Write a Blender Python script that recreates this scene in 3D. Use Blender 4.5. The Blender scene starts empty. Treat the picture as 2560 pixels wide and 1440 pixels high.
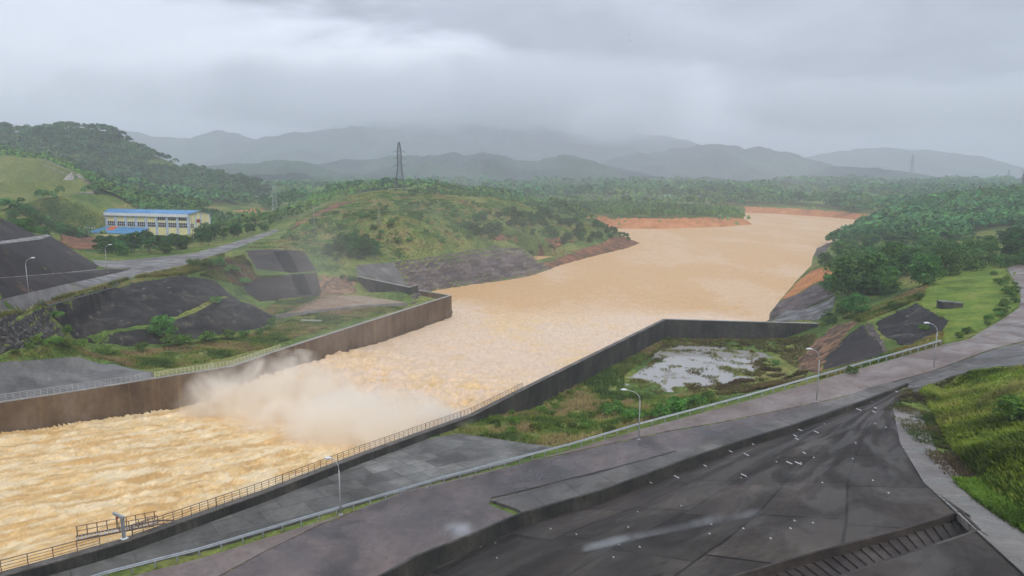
import bpy, bmesh, math, random
import numpy as np
from mathutils import Vector, Matrix
from mathutils.bvhtree import BVHTree
from mathutils.kdtree import KDTree
from mathutils.geometry import delaunay_2d_cdt

random.seed(7); rng = np.random.default_rng(7)
S = bpy.context.scene
COL = S.collection
R = math.radians
# ------------------------------------------------------------------ camera
F = 1750.0; HC = 50.0; PITCH = math.atan(285 / F)      # focal length in photo pixels, height over the river, tilt
cam_d = bpy.data.cameras.new('camera'); cam = bpy.data.objects.new('camera', cam_d); COL.objects.link(cam)
cam.location = (0, 0, HC); cam.rotation_euler = (math.pi / 2 - PITCH, 0, 0)
cam_d.sensor_width = 36; cam_d.lens = 36 * F / 2560; cam_d.clip_start = 0.5; cam_d.clip_end = 60000
S.camera = cam
S.view_settings.view_transform = 'Standard'; S.view_settings.look = 'None'
S.view_settings.exposure = 0.42; S.view_settings.gamma = 1
S.cycles.use_denoising = True
S.cycles.max_bounces = 12; S.cycles.diffuse_bounces = 2; S.cycles.glossy_bounces = 2
S.cycles.transmission_bounces = 2; S.cycles.transparent_max_bounces = 6; S.cycles.volume_bounces = 10
S.cycles.volume_step_rate = 2.0; S.cycles.volume_max_steps = 96
S.cycles.use_adaptive_sampling = True; S.cycles.adaptive_threshold = 0.03
# ------------------------------------------------------------------ sky and sun
SUN_EL, SUN_AZ = R(48), R(160)          # soft sun behind thin cloud, behind the camera to the right
W = bpy.data.worlds.new('World'); S.world = W; W.use_nodes = True
def N(nt, t, **k):
    n = nt.nodes.new(t)
    for a, b in k.items():
        if a == 'inp':
            for i, v in b.items(): n.inputs[i].default_value = v
        else: setattr(n, a, b)
    return n
def sky():
    nt = W.node_tree; nt.nodes.clear(); L = nt.links.new
    out = N(nt, 'ShaderNodeOutputWorld'); bg = N(nt, 'ShaderNodeBackground', inp={'Strength': 0.1})
    st = N(nt, 'ShaderNodeTexSky', sky_type='NISHITA', sun_disc=False, sun_elevation=SUN_EL, sun_rotation=SUN_AZ, air_density=1.2, dust_density=3.0)
    tc = N(nt, 'ShaderNodeTexCoord'); sp = N(nt, 'ShaderNodeSeparateXYZ'); L(tc.outputs['Generated'], sp.inputs[0])
    def M(op, a, b=None, c=None, cl=False):
        m = N(nt, 'ShaderNodeMath', operation=op, use_clamp=cl)
        for i, v in enumerate((a, b, c)):
            if v is None: continue
            if isinstance(v, (int, float)): m.inputs[i].default_value = v
            else: L(v, m.inputs[i])
        return m.outputs[0]
    x, y, z = sp.outputs
    zz = M('ADD', M('MAXIMUM', z, 0.0), 0.17)
    cb = N(nt, 'ShaderNodeCombineXYZ'); L(M('DIVIDE', x, zz), cb.inputs[0]); L(M('DIVIDE', y, zz), cb.inputs[1])
    cb.inputs[2].default_value = 3.1
    mp = N(nt, 'ShaderNodeMapping', inp={'Rotation': (0, 0, R(28)), 'Scale': (1.0, 1.0, 1), 'Location': (0.55, 0.2, 0)}); L(cb.outputs[0], mp.inputs[0])
    n1 = N(nt, 'ShaderNodeTexNoise', inp={'Scale': 0.5, 'Detail': 3.0, 'Roughness': 0.45, 'Distortion': 0.25}); L(mp.outputs[0], n1.inputs['Vector'])
    n2 = N(nt, 'ShaderNodeTexNoise', inp={'Scale': 1.6, 'Detail': 6.0, 'Roughness': 0.55, 'Distortion': 0.4}); L(mp.outputs[0], n2.inputs['Vector'])
    # two long ragged cloud edges running down to the right, brighter air between and below them
    def edge(slope, h, w0, w1, amp):
        ex = M('MULTIPLY_ADD', x, slope, h)
        ed = M('SUBTRACT', z, M('ADD', ex, M('MULTIPLY', M('SUBTRACT', n2.outputs[0], 0.5), amp)))
        r = N(nt, 'ShaderNodeMapRange', interpolation_type='SMOOTHSTEP', inp={1: w0, 2: w1, 3: 1.0, 4: 0.0}); L(ed, r.inputs[0]); return r.outputs[0]
    e1 = edge(-0.17, 0.165, -0.05, 0.02, 0.16); e2 = edge(-0.30, 0.055, -0.05, 0.03, 0.20)
    gx = M('MULTIPLY', M('SUBTRACT', x, -0.04), 2.1); gz = M('MULTIPLY', M('SUBTRACT', z, 0.118), 10.0)
    g = M('POWER', 2.718, M('MULTIPLY', M('ADD', M('MULTIPLY', gx, gx), M('MULTIPLY', gz, gz)), -1.0))
    v = M('ADD', M('MULTIPLY', n1.outputs[0], 0.30), M('MULTIPLY', n2.outputs[0], 0.34))
    v = M('ADD', v, M('MULTIPLY', e1, 0.16)); v = M('ADD', v, M('MULTIPLY', e2, 0.03))
    v = M('ADD', v, M('MULTIPLY', M('MULTIPLY', g, e1), 0.36))
    v = M('MULTIPLY_ADD', v, 1.45, -0.19)
    cr = N(nt, 'ShaderNodeValToRGB'); L(v, cr.inputs[0])
    e = cr.color_ramp.elements
    e[0].position = 0.20; e[0].color = (2.55, 2.82, 3.4, 1); e[1].position = 0.86; e[1].color = (8.6, 9.0, 9.9, 1)
    for p, c in ((0.33, (3.85, 4.22, 5.0, 1)), (0.46, (5.5, 5.9, 6.9, 1)), (0.60, (6.8, 7.25, 8.3, 1))):
        q = e.new(p); q.color = c
    up = N(nt, 'ShaderNodeMapRange', interpolation_type='SMOOTHSTEP', inp={1: 0.27, 2: 0.75, 3: 1.1, 4: 2.3}); L(z, up.inputs[0])   # overcast sky is brightest overhead
    ml = N(nt, 'ShaderNodeVectorMath', operation='SCALE'); L(cr.outputs[0], ml.inputs[0]); L(up.outputs[0], ml.inputs['Scale'])
    mx = N(nt, 'ShaderNodeMix', data_type='RGBA', inp={0: 0.94}); L(st.outputs[0], mx.inputs[6]); L(ml.outputs[0], mx.inputs[7])
    L(mx.outputs[2], bg.inputs[0]); L(bg.outputs[0], out.inputs[0])
sky()
sd = bpy.data.lights.new('sun', 'SUN'); sd.energy = 1.5; sd.angle = R(30); sd.color = (1, 0.94, 0.84)
sun = bpy.data.objects.new('sun', sd); COL.objects.link(sun)
sun.rotation_euler = Vector((math.sin(SUN_AZ) * math.cos(SUN_EL), math.cos(SUN_AZ) * math.cos(SUN_EL), math.sin(SUN_EL))).to_track_quat('Z', 'Y').to_euler()

# ------------------------------------------------------------------ helpers
def ray(x, y):
    r = (x - 1280) / F; u = (720 - y) / F
    return Vector((r, math.cos(PITCH) + u * math.sin(PITCH), -math.sin(PITCH) + u * math.cos(PITCH)))
def at(x, y, z):
    d = ray(x, y); t = (z - HC) / d.z
    return Vector((d.x * t, d.y * t, z))
def atD(x, y, D):
    d = ray(x, y); t = D / d.y
    return Vector((d.x * t, D, HC + d.z * t))
def online(x, y, A, B):
    d = ray(x, y); ex, ey = B[0] - A[0], B[1] - A[1]
    det = -d.x * ey + ex * d.y
    t = (-A[0] * ey + A[1] * ex) / det
    return Vector((d.x * t, d.y * t, HC + d.z * t))
def pix(v):
    dy, dz = v[1], v[2] - HC
    f = dy * math.cos(PITCH) - dz * math.sin(PITCH); u = dy * math.sin(PITCH) + dz * math.cos(PITCH)
    return (1280 + F * v[0] / f, 720 - F * u / f)
def tag(o, label=None, cat=None, group=None, kind=None):
    for k, v in (('label', label), ('category', cat), ('group', group), ('kind', kind)):
        if v: o[k] = v
    return o
def empty(name, loc, label, cat, group=None, rz=0):
    o = bpy.data.objects.new(name, None); COL.objects.link(o); o.location = loc; o.rotation_euler = (0, 0, rz)
    o.empty_display_size = 0.5
    return tag(o, label, cat, group)
def mesh_np(name, V, Fc, mats, parent=None, cols=None, smooth=False, mi=None, uv=None):
    V = np.asarray(V, dtype=np.float32); me = bpy.data.meshes.new(name)
    if isinstance(Fc, np.ndarray):
        k = Fc.shape[1]; n = len(Fc)
        me.vertices.add(len(V)); me.vertices.foreach_set('co', V.ravel())
        me.loops.add(n * k); me.loops.foreach_set('vertex_index', Fc.astype(np.int32).ravel())
        me.polygons.add(n); me.polygons.foreach_set('loop_start', np.arange(0, n * k, k, dtype=np.int32))
        me.update(calc_edges=True)
    else:
        me.from_pydata([tuple(map(float, v)) for v in V], [], Fc); me.update()
    if not isinstance(mats, (list, tuple)): mats = [mats]
    for m in mats: me.materials.append(m)
    if mi is not None: me.polygons.foreach_set('material_index', np.asarray(mi, dtype=np.int32))
    if smooth: me.polygons.foreach_set('use_smooth', np.ones(len(me.polygons), dtype=bool))
    if cols is not None:
        a = me.color_attributes.new('tint', 'FLOAT_COLOR', 'POINT')
        c = np.ones((len(V), 4), dtype=np.float32); c[:, :3] = cols; a.data.foreach_set('color', c.ravel())
    if uv is not None:
        l = me.uv_layers.new(name='UVMap'); vi = np.empty(len(me.loops), dtype=np.int32); me.loops.foreach_get('vertex_index', vi)
        l.data.foreach_set('uv', np.asarray(uv, dtype=np.float32)[vi].ravel())
    me.validate()
    o = bpy.data.objects.new(name, me); COL.objects.link(o)
    if parent: o.parent = parent
    return o
class MB:                                    # collects shapes into ONE mesh
    def __init__(s): s.v = []; s.f = []
    def add(s, vs, fs):
        b = len(s.v); s.v += [tuple(v) for v in vs]; s.f += [tuple(i + b for i in f) for f in fs]; return s
    def box(s, c, d, rz=0, M=None):
        x, y, z = d[0] / 2, d[1] / 2, d[2] / 2
        vs = [Vector((a * x, b * y, e * z)) for e in (-1, 1) for a, b in ((-1, -1), (1, -1), (1, 1), (-1, 1))]
        Mr = M or Matrix.Rotation(rz, 3, 'Z')
        vs = [Mr @ v + Vector(c) for v in vs]
        return s.add(vs, [(0, 3, 2, 1), (4, 5, 6, 7), (0, 1, 5, 4), (1, 2, 6, 5), (2, 3, 7, 6), (3, 0, 4, 7)])
    def bar(s, a, b, w, h=None, up=(0, 0, 1)):      # box from a to b
        a, b = Vector(a), Vector(b); d = b - a; L = d.length
        if L < 1e-6: return s
        d.normalize(); u = Vector(up)
        if abs(d.dot(u)) > 0.98: u = Vector((1, 0, 0))
        sx = d.cross(u).normalized(); sz = sx.cross(d).normalized(); h = h or w
        vs = [p + sx * i * w / 2 + sz * j * h / 2 for p in (a, b) for i, j in ((-1, -1), (1, -1), (1, 1), (-1, 1))]
        return s.add(vs, [(0, 3, 2, 1), (4, 5, 6, 7), (0, 1, 5, 4), (1, 2, 6, 5), (2, 3, 7, 6), (3, 0, 4, 7)])
    def tube(s, pts, rs, n=8, cap=True):
        pts = [Vector(p) for p in pts]; vs = []; fs = []
        if not isinstance(rs, (list, tuple)): rs = [rs] * len(pts)
        for i, p in enumerate(pts):
            d = (pts[min(i + 1, len(pts) - 1)] - pts[max(i - 1, 0)]).normalized()
            u = Vector((0, 0, 1)) if abs(d.z) < 0.9 else Vector((1, 0, 0))
            a = d.cross(u).normalized(); b = d.cross(a).normalized()
            for k in range(n):
                t = 2 * math.pi * k / n; vs.append(p + (a * math.cos(t) + b * math.sin(t)) * rs[i])
        for i in range(len(pts) - 1):
            for k in range(n): fs.append((i * n + k, i * n + (k + 1) % n, (i + 1) * n + (k + 1) % n, (i + 1) * n + k))
        if cap: fs.append(tuple(range(n))); fs.append(tuple((len(pts) - 1) * n + k for k in reversed(range(n))))
        return s.add(vs, fs)
    def build(s, name, mat, parent=None, smooth=False):
        o = mesh_np(name, s.v, s.f, mat, parent, smooth=smooth)
        bm = bmesh.new(); bm.from_mesh(o.data); bmesh.ops.recalc_face_normals(bm, faces=bm.faces); bm.to_mesh(o.data); bm.free()
        return o
# ---- numpy noise
_perm = rng.permutation(256); _perm = np.concatenate([_perm, _perm]); _g = rng.random(256).astype(np.float64) * 2 - 1
def vnoise(x, y):
    xi = np.floor(x).astype(int); yi = np.floor(y).astype(int); fx = x - xi; fy = y - yi
    fx = fx * fx * fx * (fx * (fx * 6 - 15) + 10); fy = fy * fy * fy * (fy * (fy * 6 - 15) + 10)
    h = lambda i, j: _g[_perm[_perm[i & 255] + (j & 255)]]
    a = h(xi, yi); b = h(xi + 1, yi); c = h(xi, yi + 1); d = h(xi + 1, yi + 1)
    return (a * (1 - fx) + b * fx) * (1 - fy) + (c * (1 - fx) + d * fx) * fy
def fbm(x, y, o=4, g=0.5, ridge=False):
    t = 0; a = 1; n = 0
    for i in range(o):
        v = vnoise(x + 17.3 * i, y - 9.1 * i)
        if ridge: v = 1 - 2 * np.abs(v)
        t = t + a * v; n += a; a *= g; x = x * 2.03; y = y * 2.03
    return t / n
def inside(P, poly):
    P = np.asarray(P); x, y = P[:, 0], P[:, 1]; r = np.zeros(len(P), bool); n = len(poly)
    for i in range(n):
        x1, y1 = poly[i][0], poly[i][1]; x2, y2 = poly[(i + 1) % n][0], poly[(i + 1) % n][1]
        if y1 == y2: continue
        c = ((y1 > y) != (y2 > y)) & (x < (x2 - x1) * (y - y1) / (y2 - y1) + x1)
        r ^= c
    return r
def densify(P, step):
    out = []
    for a, b in zip(P[:-1], P[1:]):
        a, b = Vector(a), Vector(b); n = max(1, int((b - a).length / step))
        out += [a.lerp(b, i / n) for i in range(n)]
    return out + [Vector(P[-1])]
def smoothline(P, it=2):                      # Chaikin, ends kept
    P = [Vector(p) for p in P]
    for _ in range(it):
        Q = [P[0]]
        for a, b in zip(P[:-1], P[1:]): Q += [a.lerp(b, .25), a.lerp(b, .75)]
        P = Q + [P[-1]]
    return P
# ------------------------------------------------------------------ materials
def mat(name, stops, scale=1.0, detail=6, rough=0.9, bump=0.3, bscale=None, bdist=0.1, spec=0.12, rough2=None, stretch=(1, 1, 1), extra=None, dist=0.0, coord='Object', fine=None):
    """noise between colour stops [(pos,(r,g,b))...], finer noise over it, bump"""
    m = bpy.data.materials.new(name); m.use_nodes = True; nt = m.node_tree; L = nt.links.new
    b = nt.nodes['Principled BSDF']; b.inputs['Specular IOR Level'].default_value = spec
    tc = N(nt, 'ShaderNodeTexCoord'); mp = N(nt, 'ShaderNodeMapping', inp={'Scale': stretch}); L(tc.outputs[coord], mp.inputs[0])
    n1 = N(nt, 'ShaderNodeTexNoise', inp={'Scale': scale, 'Detail': detail, 'Roughness': 0.6, 'Distortion': dist}); L(mp.outputs[0], n1.inputs['Vector'])
    cr = N(nt, 'ShaderNodeValToRGB'); L(n1.outputs[0], cr.inputs[0]); e = cr.color_ramp.elements
    e[0].position = stops[0][0]; e[0].color = (*stops[0][1], 1); e[1].position = stops[-1][0]; e[1].color = (*stops[-1][1], 1)
    for p, c in stops[1:-1]: q = e.new(p); q.color = (*c, 1)
    col = cr.outputs[0]
    fs, fa = fine or (scale * 9, 0.35)
    n2 = N(nt, 'ShaderNodeTexNoise', inp={'Scale': fs, 'Detail': 4.0, 'Roughness': 0.7}); L(mp.outputs[0], n2.inputs['Vector'])
    mr = N(nt, 'ShaderNodeMapRange', inp={1: 0.3, 2: 0.7, 3: 1 - fa, 4: 1 + fa}); L(n2.outputs[0], mr.inputs[0])
    vm = N(nt, 'ShaderNodeVectorMath', operation='SCALE'); L(col, vm.inputs[0]); L(mr.outputs[0], vm.inputs['Scale']); col = vm.outputs[0]
    if extra: col = extra(nt, L, tc, mp, col, b)
    L(col, b.inputs['Base Color'])
    if rough2 is None: b.inputs['Roughness'].default_value = rough
    else:
        n3 = N(nt, 'ShaderNodeTexNoise', inp={'Scale': scale * 1.7, 'Detail': 5.0, 'Distortion': 0.6}); L(mp.outputs[0], n3.inputs['Vector'])
        rr = N(nt, 'ShaderNodeMapRange', inp={1: 0.42, 2: 0.58, 3: rough, 4: rough2}); L(n3.outputs[0], rr.inputs[0]); L(rr.outputs[0], b.inputs['Roughness'])
    if bump:
        nb = N(nt, 'ShaderNodeTexNoise', inp={'Scale': bscale or scale * 8, 'Detail': 6.0, 'Roughness': 0.65}); L(mp.outputs[0], nb.inputs['Vector'])
        bp = N(nt, 'ShaderNodeBump', inp={'Strength': bump, 'Distance': bdist}); L(nb.outputs[0], bp.inputs['Height']); L(bp.outputs[0], b.inputs['Normal'])
    return m
def plain(name, c, rough=0.5, metal=0.0, spec=0.5, em=None):
    m = mat(name, [(0.3, tuple(x * 0.82 for x in c)), (0.7, tuple(min(1, x * 1.1) for x in c))], scale=1.2, rough=rough, bump=0.0, spec=spec)
    m.node_tree.nodes['Principled BSDF'].inputs['Metallic'].default_value = metal
    return m
def brick_extra(bw, bh, mort=0.012, lo=0.75, hi=1.15, off=0.5, uvs=True, mcol=0.35):
    def f(nt, L, tc, mp, col, b):
        br = N(nt, 'ShaderNodeTexBrick', offset=off, inp={'Scale': 1.0, 'Mortar Size': mort, 'Brick Width': bw, 'Row Height': bh, 'Color1': (lo, lo, lo, 1), 'Color2': (hi, hi, hi, 1), 'Mortar': (mcol, mcol, mcol, 1), 'Bias': 0.0, 'Mortar Smooth': 0.1})
        L(tc.outputs['UV' if uvs else 'Object'], br.inputs['Vector'])
        mm = N(nt, 'ShaderNodeVectorMath', operation='MULTIPLY'); L(col, mm.inputs[0]); L(br.outputs['Color'], mm.inputs[1])
        return mm.outputs[0]
    return f
def stain_extra(c, scale, lo, hi, stretch=(1, 1, 1), amt=1.0, nxt=None, w=0.0):
    def f(nt, L, tc, mp, col, b):
        if nxt: col = nxt(nt, L, tc, mp, col, b)
        m2 = N(nt, 'ShaderNodeMapping', inp={'Scale': stretch, 'Location': (w, w, 0)}); L(tc.outputs['Object'], m2.inputs[0])
        n = N(nt, 'ShaderNodeTexNoise', inp={'Scale': scale, 'Detail': 5.0, 'Roughness': 0.6, 'Distortion': 0.3}); L(m2.outputs[0], n.inputs['Vector'])
        mr = N(nt, 'ShaderNodeMapRange', inp={1: lo, 2: hi, 3: 0.0, 4: amt}); L(n.outputs[0], mr.inputs[0])
        mx = N(nt, 'ShaderNodeMix', data_type='RGBA'); L(mr.outputs[0], mx.inputs[0]); L(col, mx.inputs[6]); mx.inputs[7].default_value = (*c, 1)
        return mx.outputs[2]
    return f
def attr_mat(name, rough=0.8, trans=0.0, spec=0.06, nscale=0.6, namt=0.35, bump=0.0):
    m = bpy.data.materials.new(name); m.use_nodes = True; nt = m.node_tree; L = nt.links.new
    b = nt.nodes['Principled BSDF']; b.inputs['Roughness'].default_value = rough; b.inputs['Specular IOR Level'].default_value = spec
    a = N(nt, 'ShaderNodeAttribute', attribute_name='tint'); oi = N(nt, 'ShaderNodeObjectInfo')
    g = N(nt, 'ShaderNodeNewGeometry'); n = N(nt, 'ShaderNodeTexNoise', inp={'Scale': nscale, 'Detail': 4.0}); L(g.outputs['Position'], n.inputs['Vector'])
    mr = N(nt, 'ShaderNodeMapRange', inp={1: 0.3, 2: 0.7, 3: 1 - namt, 4: 1 + namt}); L(n.outputs[0], mr.inputs[0])
    hs = N(nt, 'ShaderNodeHueSaturation'); L(a.outputs['Color'], hs.inputs['Color'])
    m1 = N(nt, 'ShaderNodeMapRange', inp={3: 0.475, 4: 0.52}); L(oi.outputs['Random'], m1.inputs[0]); L(m1.outputs[0], hs.inputs['Hue'])
    m2 = N(nt, 'ShaderNodeMapRange', inp={3: 0.75, 4: 1.3}); L(oi.outputs['Random'], m2.inputs[0])
    mu = N(nt, 'ShaderNodeMath', operation='MULTIPLY'); L(m2.outputs[0], mu.inputs[0]); L(mr.outputs[0], mu.inputs[1]); L(mu.outputs[0], hs.inputs['Value'])
    L(hs.outputs[0], b.inputs['Base Color'])
    if trans:
        out = nt.nodes['Material Output']; t = N(nt, 'ShaderNodeBsdfTranslucent'); L(hs.outputs[0], t.inputs[0]); mx = N(nt, 'ShaderNodeMixShader', inp={0: trans})
        L(b.outputs[0], mx.inputs[1]); L(t.outputs[0], mx.inputs[2]); L(mx.outputs[0], out.inputs[0])
    return m
MT = {}
MT['leaf'] = attr_mat('leaf', trans=0.25)
MT['far_leaf'] = attr_mat('far_leaf', nscale=0.02, namt=0.4)
MT['grass_blade'] = attr_mat('grass_blade', trans=0.2, nscale=0.15)
MT['bark'] = mat('bark', [(0.3, (0.10, 0.08, 0.06)), (0.7, (0.24, 0.21, 0.17))], 3, rough=0.95)
MT['ground'] = mat('ground', [(0.30, (0.045, 0.08, 0.02)), (0.45, (0.095, 0.15, 0.032)), (0.56, (0.17, 0.195, 0.05)), (0.68, (0.23, 0.20, 0.075)), (0.80, (0.24, 0.14, 0.07))], 0.045, detail=10, rough=0.95, bump=0.9, bscale=0.9, bdist=0.5, fine=(0.8, 0.6))
MT['soil'] = mat('soil', [(0.3, (0.075, 0.075, 0.03)), (0.46, (0.14, 0.07, 0.04)), (0.58, (0.24, 0.11, 0.06)), (0.75, (0.33, 0.17, 0.085))], 0.12, rough=0.95, bump=0.7, bscale=0.8, bdist=0.5)
MT['orange_soil'] = mat('orange_soil', [(0.3, (0.36, 0.15, 0.06)), (0.55, (0.50, 0.22, 0.09)), (0.75, (0.56, 0.29, 0.13))], 0.10, rough=0.95, bump=0.7, bscale=0.5, bdist=0.8)
MT['conc_dark'] = mat('conc_dark', [(0.35, (0.040, 0.034, 0.032)), (0.55, (0.064, 0.054, 0.049)), (0.7, (0.10, 0.086, 0.076))], 0.35, rough=0.62, rough2=0.85, bump=0.25, bscale=3, bdist=0.05, fine=(2.5, 0.22), spec=0.2)
MT['gabion'] = mat('gabion', [(0.35, (0.028, 0.027, 0.028)), (0.52, (0.06, 0.057, 0.054)), (0.7, (0.20, 0.19, 0.17))], 1.1, detail=6, rough=0.9, bump=1.0, bscale=1.8, bdist=0.5, fine=(6, 0.5), stretch=(1, 1, 1.6))
MT['conc'] = mat('conc', [(0.35, (0.17, 0.155, 0.14)), (0.6, (0.26, 0.245, 0.225)), (0.75, (0.34, 0.325, 0.30))], 0.3, rough=0.8, bump=0.2, bscale=3, bdist=0.04)
MT['metal'] = plain('metal', (0.42, 0.44, 0.46), rough=0.35, metal=0.6)
MT['cap_dark'] = mat('cap_dark', [(0.4, (0.10, 0.09, 0.08)), (0.65, (0.17, 0.155, 0.14))], 0.4, rough=0.6, bump=0.1)
MT['rust_metal'] = plain('rust_metal', (0.20, 0.15, 0.12), rough=0.55, metal=0.3)
MT['yellow_metal'] = plain('yellow_metal', (0.55, 0.52, 0.36), rough=0.5)
MT['white_paint'] = plain('white_paint', (0.75, 0.76, 0.78), rough=0.45)
MT['lamp_paint'] = plain('lamp_paint', (0.42, 0.43, 0.45), rough=0.45)
# ------------------------------------------------------------------ terrain: surveyed points (photo x, photo y, height) -> TIN -> refined sheet
A_ = lambda L: [at(*p) for p in L]
Bed = lambda L: [at(x, y, 0) + Vector((0, 0, -5)) for x, y in L]
KR = at(1175, 1036, 8.5); dR = Vector((-math.sin(R(31)), -math.cos(R(31)), 0)); BR = KR + dR * 60
KL = at(1128, 738, 8); BL = at(170, 980, 13)
wallR = [online(x, y, KR, BR) for x, y in ((0, 1432), (130, 1397), (300, 1350), (430, 1305), (651, 1228), (895, 1135), (1050, 1080))]
wallR = [wallR[0] + (wallR[0] - wallR[1]).normalized() * 75] + wallR
wallR += A_([(1175, 1036, 8.5), (1310, 968, 8.5), (1660, 797, 8.5)])
wingR = A_([(1660, 797, 8.5), (2045, 808, 8.5)])
wallL = [online(x, y, KL, BL) for x, y in ((0, 1005), (170, 980), (390, 945), (580, 915), (640, 895), (703, 873), (900, 810))]
wallL = [wallL[0] + (wallL[0] - wallL[1]).normalized() * 140] + wallL + [at(1128, 738, 8)]
wingL = A_([(1128, 738, 8), (1047, 725, 8)])
wallY = A_([(890, 690, 11.5), (1025, 718, 11.0)])                    # dark yard wall behind the left training wall
def off(P, d, dz=0, flat=None):
    """parallel line d metres to the right of the path's direction"""
    o = []
    for i, p in enumerate(P):
        a = P[max(i - 1, 0)]; b = P[min(i + 1, len(P) - 1)]; t = (b - a); t.z = 0; t.normalize()
        o.append(Vector((p.x + t.y * d, p.y - t.x * d, (p.z + dz) if flat is None else flat)))
    return o
T = []          # points
E_ = []         # breaklines
def pts(L): T.extend([Vector(p) for p in L])
def line(L):
    i0 = len(T); T.extend([Vector(p) for p in L]); E_.extend([(i, i + 1) for i in range(i0, len(T) - 1)])
# chute and basin bed
line(off(wallR, -0.6, -12)); line(off(wallL, 0.6, -12))
# right wall, land side
inR = off(wallR, 1.0)
for p, z in zip(inR[-3:], (7.3, 3.6, 2.8)): p.z = z
for p in inR[:-3]: p.z -= 1.0
inR[-1] = at(1676, 842, 3.0)
line(inR); line(A_([(1700, 841, 3), (1850, 846, 3.1), (1960, 845, 4.0), (2035, 818, 7.4)]))
line(off(wingR, -1.0, -9))
# left wall, land side
inL = off(wallL, -1.0)
for p in inL: p.z -= 1.0
for p, z in zip(inL[-2:], (6.2, 5.9)): p.z = z
line(inL)
# right bank: road edge under the guard rail, bench edge over the ditch, slope
railR = A_([(270, 1452, 12.6), (500, 1392, 11.9), (800, 1300, 10.8), (1112, 1207, 10.3), (1300, 1157, 10.3), (1425, 1124, 10.7), (1599, 1072, 11.8), (1848, 1006, 14.2), (2047, 950, 16.8), (2353, 862, 19.5)])
railR = [railR[0] + Vector((-22, -32, 5))] + railR
roadR = railR + A_([(2420, 848, 19.9), (2500, 800, 20.2), (2545, 770, 20.4), (2549, 740, 20.5), (2532, 700, 20.5), (2514, 672, 20.5)])
line(off(roadR, 0.0))
bench = A_([(960, 1440, 10.2), (1040, 1395, 10.2), (1144, 1355, 10.3), (1300, 1288, 10.6), (1500, 1231, 11.3), (1707, 1155, 12.4), (1831, 1112, 13.3), (1989, 1064, 14.6), (2162, 1004, 16.3), (2266, 963, 17.6)])
bench = [bench[0] + Vector((-28, -36, 3))] + bench
line(off(bench, 0.0, -0.03))
dd = [2.3, 2.2, 2.0, 1.7, 1.45, 1.3, 1.1, 0.9, 0.7, 0.4, 0.05]
bb = [p + Vector((0, 0, -d)) for p, d in zip(off(bench, 0.24), dd)]; line(bb)
slope_top = A_([(2275, 972, 18.2), (2232, 1020, 20.5), (2250, 1110, 23), (2310, 1210, 25.7), (2440, 1330, 28.5), (2560, 1440, 30.5)])
slope_top += [Vector((16, 20, 32)), Vector((0, 8, 33)), Vector((-40, -10, 34))]
line(slope_top)
def resample(L_, n):
    d = [0.0]
    for a, b in zip(L_[:-1], L_[1:]): d.append(d[-1] + (b - a).length)
    X = np.linspace(0, d[-1], n); return np.stack([np.interp(X, d, [p[k] for p in L_]) for k in range(3)], 1)
RA = resample(bb, 400); RB = resample(list(reversed(slope_top)), 400)
for i in range(20, 396, 13):
    for v_ in (.12, .25, .4, .55, .7, .85):
        if np.linalg.norm(RB[i] - RA[i]) * min(v_, 1 - v_) > 1.5: T.append(Vector(RA[i] * (1 - v_) + RB[i] * v_))
def ruled(V):
    """height and panel coordinates on the ruled slope surface"""
    P = V[:, :2]; dx = RB[:, :2] - RA[:, :2]; c = dx[None, :, 0] * (P[:, None, 1] - RA[None, :, 1]) - dx[None, :, 1] * (P[:, None, 0] - RA[None, :, 0])
    sg = c[:, :-1] * c[:, 1:] <= 0; k = np.where(sg.any(1), sg.argmax(1), np.abs(c).argmin(1).clip(0, 398)); r = np.arange(len(P))
    f = np.clip(c[r, k] / (c[r, k] - c[r, k + 1] + 1e-9), 0, 1)[:, None]; A = RA[k] * (1 - f) + RA[k + 1] * f; B = RB[k] * (1 - f) + RB[k + 1] * f
    d = B - A; v = ((P - A[:, :2]) * d[:, :2]).sum(1) / (d[:, :2] ** 2).sum(1)
    return A[:, 2] + d[:, 2] * v, np.stack([(k + f[:, 0]) / 4.0, v * 30.0], 1)
pathR = off(slope_top[:7], -3.0, 0.12); line(pathR)
mound = off(slope_top[:7], -4.4, 0.35); line(mound)
line(A_([(2330, 965, 19.5), (2420, 935, 21.2), (2560, 917, 24.5)]) + [Vector((100, 92, 30))])
pts(A_([(2560, 1000, 25.8), (2560, 1120, 28.6), (2470, 985, 23.0), (2470, 1130, 26.6), (2560, 1250, 27.6), (2400, 1040, 22.8)]) + [Vector(p) for p in ((62, 60, 33), (47, 40, 34), (38, 20, 37), (90, 70, 35), (0, -20, 40), (120, 0, 42), (150, 90, 38), (60, -60, 42))])
line(A_([(2300, 958, 17.9), (2400, 925, 19.0), (2560, 886, 20.7)]) + [Vector((120, 125, 22))])
pts([Vector(p) for p in ((120, 160, 21), (160, 220, 22), (200, 160, 26), (260, 300, 24))])
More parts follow.
